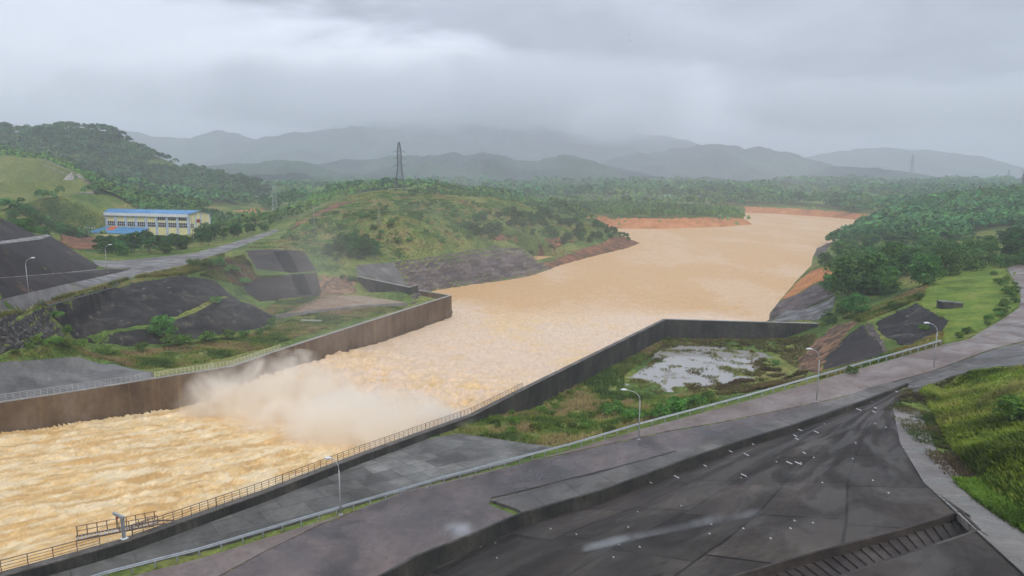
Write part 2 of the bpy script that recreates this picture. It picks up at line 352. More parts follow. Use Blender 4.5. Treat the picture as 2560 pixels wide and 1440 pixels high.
# basin on the right
pts(A_([(1200, 1066, 7.0), (1390, 1118, 9.9), (1500, 1060, 7.0), (1420, 1010, 4.2), (1530, 1000, 3.6), (1560, 945, 3.15), (1540, 985, 3.25),
        (1660, 868, 3.15), (1850, 868, 3.15), (1940, 880, 3.2), (1990, 900, 3.25), (2000, 938, 2.85), (1640, 985, 3.25), (1780, 1000, 4.5), (1700, 1010, 5.5), (1900, 975, 4.2), (1650, 940, 2.75), (1800, 910, 2.78), (1900, 945, 2.86), (1960, 922, 2.9), (2025, 938, 2.97), (1750, 965, 2.8), (1960, 950, 2.88), (1660, 890, 2.8), (1840, 885, 2.82), (1590, 950, 2.82), (1700, 980, 2.88)]))
line(Bed([(1560, 579), (1650, 580), (1800, 575), (1893, 568), (1876, 550), (1868, 538)])); line(Bed([(1885, 536), (1960, 541), (2050, 547), (2120, 553), (2172, 563)])); pts(Bed([(1950, 580), (2000, 560), (2080, 580), (1980, 620)]))
# right slopes, meadow
line(A_([(1990, 900, 3.6), (2040, 850, 6.0), (2090, 808, 9.5), (2150, 770, 11), (2230, 730, 13.5)]))
line(A_([(2065, 925, 8.5), (2110, 860, 11.5), (2160, 808, 14.0), (2290, 752, 18.0), (2330, 705, 18.0)]))
line(A_([(2290, 757, 18.1), (2372, 800, 19), (2356, 828, 18.9)]))
pts(A_([(2205, 838, 13.0), (2212, 872, 14.8), (2150, 915, 15.0), (2400, 700, 18.5), (2480, 660, 18.5), (2500, 690, 19.5), (2450, 760, 19.2), (2420, 830, 19.6)]))
# right river bank: water line, then the top of the bank
shR = [(1890, 812), (1922, 800), (1926, 784), (1950, 755), (1990, 709), (2031, 667), (2036, 640), (2045, 622), (2069, 611), (2125, 592), (2150, 572), (2185, 557)]
line(A_([(x - 8, y, -0.35) for x, y in shR])); line([p + Vector((-14, 0, -4)) for p in A_([(x, y, 0) for x, y in shR])])
line(A_([(2070, 770, 9.5), (2088, 740, 10), (2085, 700, 9), (2075, 665, 8), (2085, 640, 7), (2110, 622, 6.5), (2150, 605, 6), (2200, 580, 5)]))
pts(A_([(2035, 790, 6), (2150, 790, 12.5), (2200, 700, 14), (2300, 650, 16), (2200, 640, 11), (2320, 600, 12), (2480, 625, 14), (2560, 625, 15), (2440, 590, 11), (2560, 590, 13), (2300, 580, 8), (2400, 560, 10), (2560, 560, 20)]))
pts([atD(2330, 530, 560), atD(2330, 505, 650), atD(2560, 518, 560), atD(2560, 494, 700), atD(2440, 500, 680), atD(2250, 532, 640), atD(2700, 480, 620), atD(3000, 520, 500), atD(2400, 500, 900), atD(2700, 490, 950)])
# far bank and the point on the left of the river
fb = [(2185, 556), (2120, 548), (2050, 542), (1960, 536), (1862, 532)]
fbS = A_([(x, y, -0.3) for x, y in fb]); fbT = [Vector((p.x * 1.025, p.y * 1.025, 6.5)) for p in fbS]; line(fbS); line(fbT)
sp = [(1855, 535), (1860, 548), (1882, 562), (1800, 568), (1650, 573), (1545, 572), (1470, 562)]
spS = A_([(x, y, -0.3) for x, y in sp]); spT = [at(x, y, 0) + Vector((0, 0, z)) for x, y, z in ((1838, 533, 6), (1838, 545, 7), (1858, 556, 4), (1795, 564, 8), (1650, 568.5, 8.5), (1550, 567.5, 8.5), (1470, 558, 8.5))]; line(spS); line(spT)
shL = [(1030, 760), (1047, 745), (1095, 728), (1180, 714), (1269, 702), (1330, 690), (1380, 673), (1425, 658), (1500, 638), (1570, 622), (1603, 609), (1580, 600), (1540, 588), (1480, 572)]
line(A_([(x, y, -0.3) for x, y in shL])); line([p + Vector((7, -9, -5)) for p in A_([(x, y, 0) for x, y in shL[2:11]])])
pts(Bed([(1142, 772), (1150, 752), (1200, 733), (1140, 800), (1350, 640), (1700, 640), (1800, 600), (1500, 720), (1800, 740), (1300, 800), (1600, 592), (1620, 625), (1350, 700), (1440, 672), (1520, 648), (1590, 628)])); pts(Bed([(1560, 588), (1500, 577)]))
# riprap top, red bank top, hill
line(A_([(890, 660, 14), (985, 654, 12.8), (1110, 640, 12.5), (1245, 615, 12.5), (1300, 618, 11.5), (1342, 650, 3.2), (1440, 630, 3.5), (1510, 610, 3.5), (1545, 594, 4)]))
line(A_([(1510, 556, 9), (1400, 548, 16), (1300, 545, 19.5)]))
pts(A_([(1000, 466, 41), (950, 464, 40.5), (1050, 470, 39.5), (1100, 482, 37), (1180, 497, 34), (1300, 507, 29.5), (1400, 525, 24), (1470, 545, 18), (1530, 583, 8),
        (900, 478, 37), (860, 490, 34), (780, 522, 29), (740, 548, 26), (715, 566, 23.5), (800, 580, 23), (900, 540, 30), (1000, 520, 33.5), (1000, 560, 27), (1100, 540, 28), (1200, 590, 18.5), (1200, 545, 25), (1350, 590, 12), (1430, 580, 11), (850, 620, 19.5), (1000, 630, 15.5), (1100, 610, 17)]))
pts([atD(1000, 462, 640), atD(900, 470, 650), atD(1150, 478, 650), atD(1300, 490, 640)])
# yard on the left
line(A_([(888, 738, 6.8), (1010, 757, 6.4)])); pts([p for p in off(A_([(890, 690, 11.3), (1020, 716, 10.8)]), -0.8)])
line(A_([(650, 755, 7.5), (740, 745, 7.5), (802, 738, 7.4), (888, 736, 7.0)]))
line(A_([(730, 685, 14), (792, 680, 14)])); line(A_([(730, 683, 14.1), (792, 678, 14.1)])); line(A_([(612, 622, 21), (700, 622, 21), (762, 626, 20.2), (830, 640, 17.5), (880, 655, 14.5)]))
pts(A_([(700, 798, 6.3), (780, 775, 6.4), (900, 765, 6.3), (830, 800, 6.2), (940, 780, 6.1), (620, 690, 15), (560, 715, 14.5), (845, 700, 11)]))
# left slopes
lt = A_([(103, 760, 23), (275, 711, 21), (453, 688, 19.6), (540, 650, 20.2)]); line(lt)
line(A_([(0, 800, 24.0), (60, 782, 23.2), (103, 762, 22.8)]))
bnch = A_([(180, 852, 13.6), (265, 830, 13.5), (375, 813, 13), (444, 792, 13), (600, 756, 13)]); line(bnch); line(off(bnch, 1.6, -0.1))
line(A_([(240, 872, 10.6), (300, 868, 10.4), (400, 862, 9.3), (480, 850, 8.5), (640, 826, 7.2), (700, 800, 6.6), (670, 782, 7), (640, 765, 7.5)]))
line(A_([(0, 898, 14.6), (80, 878, 13.6), (160, 848, 13.2)]))
pts(A_([(0, 915, 13.7), (200, 892, 11.6), (285, 912, 10.6), (382, 930, 9.9), (500, 885, 8.2), (600, 850, 7.8), (700, 815, 6.6)]))
pts(off(wallL[:3], -9, -0.8))
# left road
roadL_r = A_([(0, 785, 24.5), (103, 757, 23.5), (300, 705, 21.3), (460, 668, 20.2), (560, 632, 20.6), (640, 602, 21.3), (697, 578, 22)])
roadL_l = A_([(0, 750, 25.0), (160, 712, 23), (300, 681, 21.2), (333, 674, 20.8)])
roadL_r = [roadL_r[0] + Vector((-26, -30, 2))] + roadL_r; roadL_l = [roadL_l[0] + Vector((-30, -30, 2.5))] + roadL_l
line(roadL_r); line(off(roadL_l, 0)); line([roadL_r[-1], at(700, 570, 22)])
junc = A_([(228, 646, 20.4), (400, 641, 20.5), (480, 632, 20.5), (560, 612, 21), (640, 588, 21.6), (690, 572, 22)]); line(junc)
# left dam: slope, berms
path1 = A_([(0, 697, 28.2), (160, 684, 24.5), (250, 675, 22.3), (325, 671, 20.9)]); line(path1); p1b = off(path1, -1.6, .02); line(p1b)
foot = A_([(250, 668, 20.8)])[0]
ber = A_([(0, 612, 34), (100, 600, 31.3), (127, 591, 30)]); ber2 = A_([(0, 605, 34), (95, 591, 31.4), (118, 587, 30.2)])
line(ber); line(ber2); line([ber[-1], foot]); crest = A_([(0, 545, 38), (90, 588, 31.7)]); line(crest)
pts([Vector(p) for p in ((-230, 180, 42), (-250, 235, 42), (-330, 150, 48), (-200, 80, 40), (-175, 130, 36), (-220, 0, 46))])
line(A_([(118, 575, 24), (135, 600, 20), (200, 640, 20)])); pts([atD(30, 560, 320), atD(-100, 560, 300), atD(-300, 560, 260)])
pts(A_([(200, 610, 16), (300, 610, 15), (450, 610, 16), (560, 590, 18), (660, 565, 21), (160, 590, 15), (250, 580, 13.5), (420, 583, 13.5), (560, 570, 15), (640, 555, 18)]))
# grassed dam far left and the plain
line([atD(-300, 392, 560), atD(0, 395, 560), atD(105, 397, 560), atD(185, 432, 500), atD(245, 470, 450)])
line([atD(0, 456, 420), atD(190, 450, 470)]); line([atD(-60, 545, 300), atD(30, 520, 340), atD(150, 492, 400), atD(245, 476, 445)])
pts([atD(40, 385, 620), atD(200, 430, 640), atD(280, 470, 560), atD(-400, 380, 640), atD(320, 500, 520), atD(100, 530, 420)])
pts(A_([(60, 560, 15), (200, 525, 14), (330, 540, 13.5), (520, 540, 13), (650, 540, 14), (640, 520, 13), (420, 500, 13), (730, 520, 18)]))
for D, z in ((1000, 10), (1300, 9), (1800, 9), (2600, 10), (4000, 10), (8000, 10), (16000, 10)):
    for a in (-1.3, -0.8, -0.45, -0.1, 0.25, 0.6, 0.95, 1.4): pts([Vector((a * D, D, z + (2 * math.sin(a * 9 + D) if D < 4000 else 0)))])
pts([atD(420, 470, 1000), atD(560, 478, 1000), atD(850, 482, 1000), atD(300, 480, 850)])
pts([Vector(p) for p in ((-16000, 300, 10), (16000, 300, 10), (-16000, -400, 10), (16000, -400, 10), (700, 100, 25), (-700, 100, 52), (-600, -200, 52), (500, -200, 40), (400, 420, 18), (480, 700, 22), (340, 520, 14))])
v2 = [Vector((p.x, p.y)) for p in T]
res = delaunay_2d_cdt(v2, E_, [], 0, 1e-3, True)
rv, re_, rf, ov = res[0], res[1], res[2], res[3]
zs = [None] * len(rv)
for i, o in enumerate(ov):
    if o: zs[i] = sum(T[j].z for j in o if j < len(T)) / len(o)
KT = KDTree(len(T))
for i, p in enumerate(T): KT.insert((p.x, p.y, 0), i)
KT.balance()
for i, z in enumerate(zs):
    if z is None:
        nn = KT.find_n((rv[i].x, rv[i].y, 0), 3); w = [1 / (n[2] + .01) for n in nn]
        zs[i] = sum(T[n[1]].z * k for n, k in zip(nn, w)) / sum(w)
bm = bmesh.new(); bv = [bm.verts.new((p.x, p.y, z)) for p, z in zip(rv, zs)]
for f in rf:
    try: bm.faces.new([bv[i] for i in f])
    except ValueError: pass
bmesh.ops.recalc_face_normals(bm, faces=bm.faces)
def elim(e):
    m = (e.verts[0].co + e.verts[1].co) / 2; D = max(25.0, math.hypot(m.x, m.y))
    return max(0.9, D / 100) if m.y > 8 and abs(m.x) < m.y * 0.95 + 30 and D < 3000 else max(10, D / 12)
for it in range(12):
    ed = [e for e in bm.edges if e.calc_length() > elim(e) * 1.4]
    if not ed or len(bm.verts) > 190000: break
    bmesh.ops.subdivide_edges(bm, edges=ed, cuts=1)
    bmesh.ops.triangulate(bm, faces=[f for f in bm.faces if len(f.verts) > 3])
bm.verts.ensure_lookup_table(); nV = len(bm.verts)
GV = np.array([v.co[:] for v in bm.verts]); GF = np.array([[v.index for v in f.verts] for f in bm.faces if len(f.verts) == 3], dtype=np.int32)
n_ = np.cross(GV[GF[:, 1]] - GV[GF[:, 0]], GV[GF[:, 2]] - GV[GF[:, 0]]); fl = n_[:, 2] < 0; GF[fl] = GF[fl][:, ::-1]
ge = np.array([[e.verts[0].index, e.verts[1].index] for e in bm.edges]); bm.free()
print('terrain', nV, len(GF))
# soften creases away from breaklines
lp_ = [T[a].lerp(T[b], k / m) for a, b in E_ for m in [max(2, int((T[a] - T[b]).length / 1.5))] for k in range(m + 1)]
kd = KDTree(len(lp_))
for p in lp_: kd.insert((p.x, p.y, 0), 0)
kd.balance()
dist = np.array([kd.find((x, y, 0))[2] for x, y, z in GV]); Dv = np.hypot(GV[:, 0], GV[:, 1])
wsm = np.clip((dist / np.maximum(Dv, 40) - 0.01) / 0.05, 0, 1) * np.where((GV[:, 2] < 1.5) & (Dv < 1100), 0, 1) * np.where(inside(GV[:, :2], [tuple(p[:2]) for p in RA[::8]] + [tuple(p[:2]) for p in RB[::-8]]), 0, 1)
deg = np.bincount(ge.ravel(), minlength=nV)
for it in range(30):
    s = np.bincount(ge[:, 0], GV[ge[:, 1], 2], nV) + np.bincount(ge[:, 1], GV[ge[:, 0], 2], nV)
    GV[:, 2] += wsm * 0.6 * (s / np.maximum(deg, 1) - GV[:, 2])
BV0 = BVHTree.FromPolygons([tuple(v) for v in GV], [tuple(int(i) for i in f) for f in GF])
def ground_z(x, y, bvh=None):
    h = (bvh or BV0).ray_cast(Vector((x, y, 900)), Vector((0, 0, -1)))
    return h[0].z if h[0] else 8.0
def drop(px, py, bvh=None):
    d = ray(px, py).normalized(); h = (bvh or BV0).ray_cast(Vector((0, 0, HC)) + d * 15, d)
    return h[0] if h[0] else atD(px, py, 1500)
# ---- sheets laid over the terrain
PATCH_XY = []
def patch(name, px, m, grid=1.5, dz=0.06, world=False, quad=None, kind=None, label=None, cat=None, group=None, parent=None, dens=None, skirt=0.6, rough=0.0, lower=True, edge_jit=0.0, terrace=0, surf=None):
    P = [Vector(p) for p in px] if world else [drop(*p) for p in px]
    P = densify(P + [P[0]], dens or grid)[:-1]
    if edge_jit: P = [p + Vector((vn1(p.x * .9, p.y * .9), vn1(p.y * .9 + 50, p.x * .9), 0)) * edge_jit for p in P]
    xy = [(p.x, p.y) for p in P]; a = np.array(xy)
    gx = np.arange(a[:, 0].min(), a[:, 0].max(), grid); gy = np.arange(a[:, 1].min(), a[:, 1].max(), grid * 0.87)
    X, Y = np.meshgrid(gx, gy); X[1::2] += grid / 2; G = np.stack([X.ravel(), Y.ravel()], 1); G = G[inside(G, xy)]
    kk = KDTree(len(xy))
    for i, p in enumerate(xy): kk.insert((p[0], p[1], 0), i)
    kk.balance(); G = [g for g in G if kk.find((g[0], g[1], 0))[2] > grid * 0.45]
    n = len(xy); vv = [Vector(p) for p in xy] + [Vector((float(g[0]), float(g[1]))) for g in G]
    r = delaunay_2d_cdt(vv, [(i, (i + 1) % n) for i in range(n)], [], 1, 1e-4, False)
    V = [[p.x, p.y, ground_z(p.x, p.y) + dz] for p in r[0]]; Fs = [tuple(f) for f in r[2]]
    cen = np.array([[sum(r[0][i].x for i in f) / len(f), sum(r[0][i].y for i in f) / len(f)] for f in Fs]); kp = inside(cen, xy); Fs = [f for f, k_ in zip(Fs, kp) if k_]
    V = np.array(V)
    if surf: zz_, uv_s = surf(V); V[:, 2] = zz_ + dz
    if terrace: q_ = V[:, 2] / terrace; f_ = q_ - np.floor(q_); V[:, 2] = (np.floor(q_) + np.clip((f_ - .45) / .35, 0, 1)) * terrace + .15
    if rough: V[:, 2] += rough * fbm(V[:, 0] * .7, V[:, 1] * .7, 3)
    # skirt
    ec = {}
    for f in Fs:
        for i in range(len(f)):
            k = (f[i], f[(i + 1) % len(f)]); kr = (k[1], k[0])
            if kr in ec: del ec[kr]
            else: ec[k] = 1
    base = len(V); m_ = {}; ex = []
    for (i, j) in ec:
        for q in (i, j):
            if q not in m_: m_[q] = base + len(ex); ex.append([V[q][0], V[q][1], V[q][2] - skirt])
        Fs.append((j, i, m_[i], m_[j]))
    V = np.vstack([V, np.array(ex)]) if ex else V
    uv = None
    if quad:                                   # metres along / up the patch measured from a corner
        o = quad[0]; ax = (quad[1] - o); lx = ax.length; ax /= lx; ay = quad[2] - o; ay -= ax * ay.dot(ax); ay.normalize()
        rel = V - np.array(o); uv = np.stack([rel @ np.array(ax), rel @ np.array(ay)], 1)
    if surf: uv = surf(V)[1]
    ob = mesh_np(name, V, Fs, m, parent, uv=uv, smooth=False)
    if lower: PATCH_XY.append(xy)
    return tag(ob, label, cat, group, kind)
def loft(name, A, B, m, n=3, dz=0.0, step=1.0, kind=None, label=None, cat=None, skirt=0.5, parent=None, uvs=True):
    """ruled surface between two lines of the same number of points"""
    A2, B2, tt = [], [], []
    for i in range(len(A) - 1):
        k = max(1, int((A[i + 1] - A[i]).length / step))
        for j in range(k): A2.append(A[i].lerp(A[i + 1], j / k)); B2.append(B[i].lerp(B[i + 1], j / k))
    A2.append(A[-1]); B2.append(B[-1]); V = []; Fs = []; uv = []; s = 0; up = Vector((0, 0, dz)); w = n + 3
    for i, (a, b) in enumerate(zip(A2, B2)):
        if i: s += (A2[i] - A2[i - 1]).length
        row = [a - Vector((0, 0, skirt))] + [a.lerp(b, j / n) for j in range(n + 1)] + [b - Vector((0, 0, skirt))]
        V += [p + up for p in row]; L_ = (b - a).length; uv += [(s, -skirt)] + [(s, L_ * j / n) for j in range(n + 1)] + [(s, L_ + skirt)]
        if i:
            for j in range(w - 1): q = i * w + j; Fs.append((q - w, q - w + 1, q + 1, q))
    return tag(mesh_np(name, V, Fs, m, parent, uv=uv), label, cat, None, kind)
def vn1(x, y): return float(vnoise(np.array([x]), np.array([y]))[0])
def ribbon(name, line_, w, m, off_=0.0, dz=0.08, thick=0.3, kind=None, label=None, cat=None, group=None, uvs=True, z_from_line=False, step=2.0, parent=None):
    """a strip of constant width following a line over the ground"""
    P = densify(line_, step); a = off(P, off_ - w / 2); b = off(P, off_ + w / 2); V = []; Fs = []; uv = []; s = 0
    for i in range(len(P)):
        if i: s += (P[i] - P[i - 1]).length
        za = P[i].z if z_from_line else ground_z(a[i].x, a[i].y); zb = P[i].z if z_from_line else ground_z(b[i].x, b[i].y)
        V += [(a[i].x, a[i].y, za + dz), (b[i].x, b[i].y, zb + dz), (a[i].x, a[i].y, za + dz - thick), (b[i].x, b[i].y, zb + dz - thick)]
        uv += [(s, 0), (s, w), (s, -thick), (s, w + thick)]
        if i:
            k = 4 * i; j = k - 4
            Fs += [(j, k, k + 1, j + 1), (j + 2, k + 2, k, j), (j + 1, k + 1, k + 3, j + 3)]
    Fs += [(0, 1, 3, 2), (k, k + 2, k + 3, k + 1)]
    return tag(mesh_np(name, V, Fs, m, parent, uv=uv), label, cat, group, kind)
def wall(name, top, thick, depth, m, side=0.0, zfloor=None, parent=None):
    """vertical wall under a top line; depth or down to zfloor"""
    a = off(top, side - thick / 2); b = off(top, side + thick / 2); V = []; Fs = []
    for i in range(len(top)):
        zt = top[i].z; zb = zfloor if zfloor is not None else zt - (depth[i] if isinstance(depth, (list, tuple)) else depth)
        V += [(a[i].x, a[i].y, zt), (b[i].x, b[i].y, zt), (a[i].x, a[i].y, zb), (b[i].x, b[i].y, zb)]
        if i:
            k = 4 * i; j = k - 4
            Fs += [(j, k, k + 1, j + 1), (j + 2, k + 2, k, j), (j + 1, k + 1, k + 3, j + 3)]
    Fs += [(0, 1, 3, 2), (k, k + 2, k + 3, k + 1)]
    return mesh_np(name, V, Fs, m, parent)
# ------------------------------------------------------------------ more materials
def wetroad(name, c0, c1, c2, joints=None, sc=0.12, **k):
    return mat(name, [(0.36, c0), (0.5, c1), (0.66, c2)], sc, detail=8, rough=k.pop('rough', 0.28), rough2=k.pop('rough2', 0.6), bump=0.12, bscale=1.2, bdist=0.03, fine=(1.3, 0.22), spec=k.pop('spec', 0.4), dist=0.7, extra=joints, stretch=k.pop('stretch', (1, 1, 1)))
MT['road_red'] = wetroad('road_red', (0.135, 0.102, 0.090), (0.18, 0.138, 0.122), (0.225, 0.188, 0.168), brick_extra(6, 4.5, 0.03, 0.93, 1.06, mcol=0.7))
MT['road_wet'] = wetroad('road_wet', (0.052, 0.044, 0.043), (0.095, 0.076, 0.072), (0.145, 0.108, 0.098), rough=0.22, rough2=0.5)
MT['road_far'] = wetroad('road_far', (0.09, 0.082, 0.075), (0.15, 0.14, 0.13), (0.20, 0.185, 0.17), rough=0.35, rough2=0.7)
MT['slab'] = wetroad('slab', (0.062, 0.055, 0.048), (0.10, 0.09, 0.08), (0.16, 0.145, 0.13), brick_extra(5, 4.4, 0.08, 0.75, 1.18, mcol=0.25))
MT['apron'] = wetroad('apron', (0.08, 0.077, 0.068), (0.125, 0.121, 0.11), (0.19, 0.185, 0.17), brick_extra(5.5, 3.0, 0.06, 0.65, 1.35, mcol=0.5), rough=0.42, rough2=0.75, spec=0.25)
MT['apron_l'] = wetroad('apron_l', (0.085, 0.082, 0.077), (0.13, 0.125, 0.118), (0.18, 0.174, 0.16), brick_extra(6, 5, 0.012, 0.92, 1.06, mcol=0.6), rough=0.35, rough2=0.7)
MT['slope'] = mat('slope', [(0.34, (0.026, 0.021, 0.018)), (0.5, (0.042, 0.034, 0.029)), (0.66, (0.072, 0.057, 0.046))], 0.16, detail=8, rough=0.38, rough2=0.75, bump=0.15, bscale=2.5, bdist=0.04, fine=(2.2, 0.35), spec=0.22, stretch=(0.6, 1.0, 1), dist=0.2, coord='UV',
                  extra=brick_extra(8.0, 6.0, 0.10, 0.6, 1.45, off=0.12, mcol=0.12))
MT['path'] = wetroad('path', (0.12, 0.105, 0.095), (0.17, 0.152, 0.14), (0.23, 0.205, 0.185), rough=0.2, rough2=0.6)
MT['rev'] = mat('rev', [(0.33, (0.016, 0.015, 0.015)), (0.5, (0.030, 0.027, 0.026)), (0.62, (0.052, 0.047, 0.042)), (0.78, (0.13, 0.12, 0.09))], 0.22, detail=9, rough=0.75, bump=0.7, bscale=1.4, bdist=0.25, fine=(1.8, 0.45), stretch=(1, 1, 1.6), dist=0.5, extra=stain_extra((0.26, 0.25, 0.20), 0.20, 0.60, 0.72, stretch=(2.2, 1, .5), amt=0.55, w=3))
MT['rev_smooth'] = mat('rev_smooth', [(0.35, (0.020, 0.016, 0.015)), (0.52, (0.034, 0.027, 0.025)), (0.7, (0.062, 0.046, 0.038))], 0.06, detail=8, rough=0.6, bump=0.2, bscale=2, bdist=0.05, fine=(0.9, 0.25), dist=0.8,
                       extra=stain_extra((0.21, 0.13, 0.09), 0.11, 0.62, 0.74, amt=0.8, w=5))
MT['black_conc'] = mat('black_conc', [(0.35, (0.008, 0.008, 0.009)), (0.6, (0.018, 0.017, 0.017))], 0.5, rough=0.9)
MT['ladder'] = mat('ladder', [(0.35, (0.045, 0.043, 0.043)), (0.6, (0.085, 0.08, 0.078))], 0.5, rough=0.7, bump=0.3, bdist=0.05)
MT['riprap'] = mat('riprap', [(0.30, (0.060, 0.048, 0.046)), (0.48, (0.12, 0.097, 0.092)), (0.62, (0.185, 0.15, 0.138)), (0.75, (0.28, 0.25, 0.235))], 0.16, detail=10, rough=0.85, bump=1.0, bscale=0.8, bdist=0.8, fine=(1.1, 0.6), stretch=(.8, .8, 2.6))
MT['chan_wall'] = mat('chan_wall', [(0.35, (0.085, 0.054, 0.032)), (0.5, (0.14, 0.096, 0.060)), (0.7, (0.22, 0.165, 0.12))], 0.10, detail=8, rough=0.7, bump=0.15, bscale=2, bdist=0.04, stretch=(1.0, 1.0, 0.7), fine=(1.0, 0.16),
                      extra=stain_extra((0.33, 0.22, 0.11), 0.35, 0.55, 0.70, stretch=(1.5, 1.5, 0.05), amt=0.55))
MT['wall_dark'] = mat('wall_dark', [(0.35, (0.030, 0.030, 0.028)), (0.55, (0.055, 0.053, 0.046)), (0.75, (0.11, 0.10, 0.085))], 0.2, detail=8, rough=0.6, bump=0.15, bscale=2, stretch=(1.5, 1.5, 0.5),
                      extra=stain_extra((0.15, 0.14, 0.12), 0.8, 0.62, 0.78, stretch=(1.5, 1.5, 0.06), amt=0.5))
MT['cap'] = mat('cap', [(0.4, (0.26, 0.25, 0.235)), (0.65, (0.36, 0.35, 0.33))], 0.4, rough=0.5, bump=0.1)
MT['meadow'] = mat('meadow', [(0.33, (0.075, 0.12, 0.022)), (0.5, (0.13, 0.20, 0.03)), (0.60, (0.19, 0.23, 0.045)), (0.72, (0.22, 0.20, 0.10))], 0.11, detail=9, rough=0.95, bump=0.7, bscale=1.2, bdist=0.3, fine=(1.0, 0.35))
MT['dam_grass'] = mat('dam_grass', [(0.35, (0.11, 0.14, 0.035)), (0.55, (0.15, 0.17, 0.045)), (0.72, (0.20, 0.19, 0.08))], 0.05, detail=8, rough=0.95, bump=0.5, bscale=0.5, bdist=0.4, fine=(0.4, 0.25))
MT['marsh'] = mat('marsh', [(0.35, (0.045, 0.040, 0.018)), (0.5, (0.075, 0.062, 0.026)), (0.65, (0.10, 0.10, 0.035))], 0.2, detail=9, rough=0.95, bump=0.8, bscale=1.6, bdist=0.3)
MT['rock'] = mat('rock', [(0.33, (0.06, 0.045, 0.035)), (0.48, (0.19, 0.12, 0.08)), (0.6, (0.36, 0.20, 0.11)), (0.75, (0.42, 0.36, 0.28))], 0.25, detail=9, rough=0.9, bump=1.0, bscale=0.9, bdist=0.8, dist=1.2)
MT['yard'] = mat('yard', [(0.35, (0.20, 0.12, 0.07)), (0.5, (0.27, 0.19, 0.13)), (0.65, (0.33, 0.27, 0.21))], 0.09, detail=8, rough=0.6, bump=0.2, stretch=(1, 2, 1))
MT['dry_grass'] = mat('dry_grass', [(0.35, (0.085, 0.10, 0.03)), (0.52, (0.14, 0.14, 0.045)), (0.7, (0.20, 0.15, 0.075))], 0.2, detail=9, rough=0.95, bump=0.6, bscale=2, bdist=0.2)
# ------------------------------------------------------------------ surfaces of the right bank
rail_in = off(railR, 0.35)
iW = len(wallR) - 4                                    # index of the last upstream point of the right wall
apronP = [p for p in off(wallR, 0.98)[:iW + 1]] + [drop(1150, 1084), drop(1280, 1104), drop(1385, 1118)] + [p for p in reversed(off(railR, -0.9)[:7]) if pix(p)[0] < 1390 or p.y < 60]
patch('apron_slabs', apronP, MT['apron'], 1.6, world=True, quad=(railR[1], railR[5], wallR[3]), kind='structure')
lane1 = [drop(1331, 1150)] + rail_in[6:] + [p + Vector((.3, 0, 0)) for p in roadR[11:]] + [at(2700, 672, 20.6), at(2900, 760, 21), at(2900, 820, 21.2)] + [drop(x, y) for x, y in ((2560, 853), (2328, 928), (2121, 988), (2038, 1007), (1798, 1056), (1666, 1078), (1500, 1114))]
patch('road', lane1, MT['road_red'], 1.8, world=True, quad=(railR[6], railR[10], railR[6] + Vector((3, -9, 0))), kind='structure', dz=0.05)
low = [drop(x, y) for x, y in ((1498, 1117), (1666, 1081), (1798, 1059), (2034, 1010), (2118, 991), (1976, 1037), (1798, 1093), (1686, 1131), (1550, 1166), (1400, 1203), (1228, 1244), (1222, 1262), (1290, 1290))]
low = [drop(1331, 1153)] + low + [p for p in reversed(off(bench[:5], -0.12))] + [railR[0] + Vector((5, -3, 0))] + [drop(x, y) for x, y in ((556, 1440), (660, 1382), (800, 1314), (1019, 1229))]
patch('road', low, MT['road_wet'], 1.7, world=True, kind='structure', dz=0.055)
strip = rail_in[:7] + [drop(x, y) for x, y in ((1325, 1152), (1019, 1226), (800, 1311), (660, 1379), (553, 1437))] + [railR[0] + Vector((4, -2, 0))]
patch('road_shoulder', strip, MT['road_red'], 1.3, world=True, kind='structure', quad=(railR[1], railR[5], railR[2] + Vector((3, -9, 0))), dz=0.03)
slabP = [drop(x, y) for x, y in ((1238, 1250), (1400, 1210), (1550, 1172), (1686, 1135), (1798, 1097), (1976, 1040), (2121, 993), (2170, 975), (2225, 960))] + [p for p in reversed(off(bench[5:], -0.12))] + [drop(1310, 1290), drop(1290, 1277), drop(1225, 1256)]
patch('pavement', slabP, MT['slab'], 1.3, world=True, quad=(bench[5], bench[9], bench[5] + Vector((-3, 6, 0))), kind='structure', dz=0.32, skirt=1.6)
farP = [drop(x, y) for x, y in ((2226, 959), (2124, 990), (2328, 930), (2560, 856))] + [at(2900, 826, 21.2), at(2900, 870, 21.4)] + [drop(x, y) for x, y in ((2560, 912), (2430, 930), (2330, 960), (2290, 985))] + [bench[-1]]
patch('pavement', farP, MT['slab'], 1.5, world=True, quad=(bench[9], bench[10], bench[9] + Vector((-3, 6, 0))), kind='structure', dz=0.05)
fl_a = [Vector((p.x, p.y, q.z + .04)) for p, q in zip(off(bench, 0.2), bb)]; fl_b = [Vector((p.x, p.y, max(ground_z(p.x, p.y), q.z) + .13)) for p, q in zip(off(bench, 1.15), bb)]
dw = wall('drainage_channel', [p + Vector((0, 0, 0.36)) for p in bench[:5]] + [p + Vector((0, 0, 0.36)) for p in bench[5:]], 0.34, [a + 0.7 for a in dd] , MT['wall_dark'], side=0.15)
o = loft('channel_floor', fl_a, fl_b, MT['conc_dark'], 2, parent=dw)
tag(dw, 'long dark drainage channel wall between wet road and dark slope panels', 'drain')
cr = wall('kerb', [drop(x, y) + Vector((0, 0, 0.36)) for x, y in ((1236, 1250), (1400, 1209), (1550, 1171), (1690, 1133))], 0.2, 0.6, MT['wall_dark'])
tag(cr, 'thin black raised kerb edge along the cracked grey slab', 'kerb')
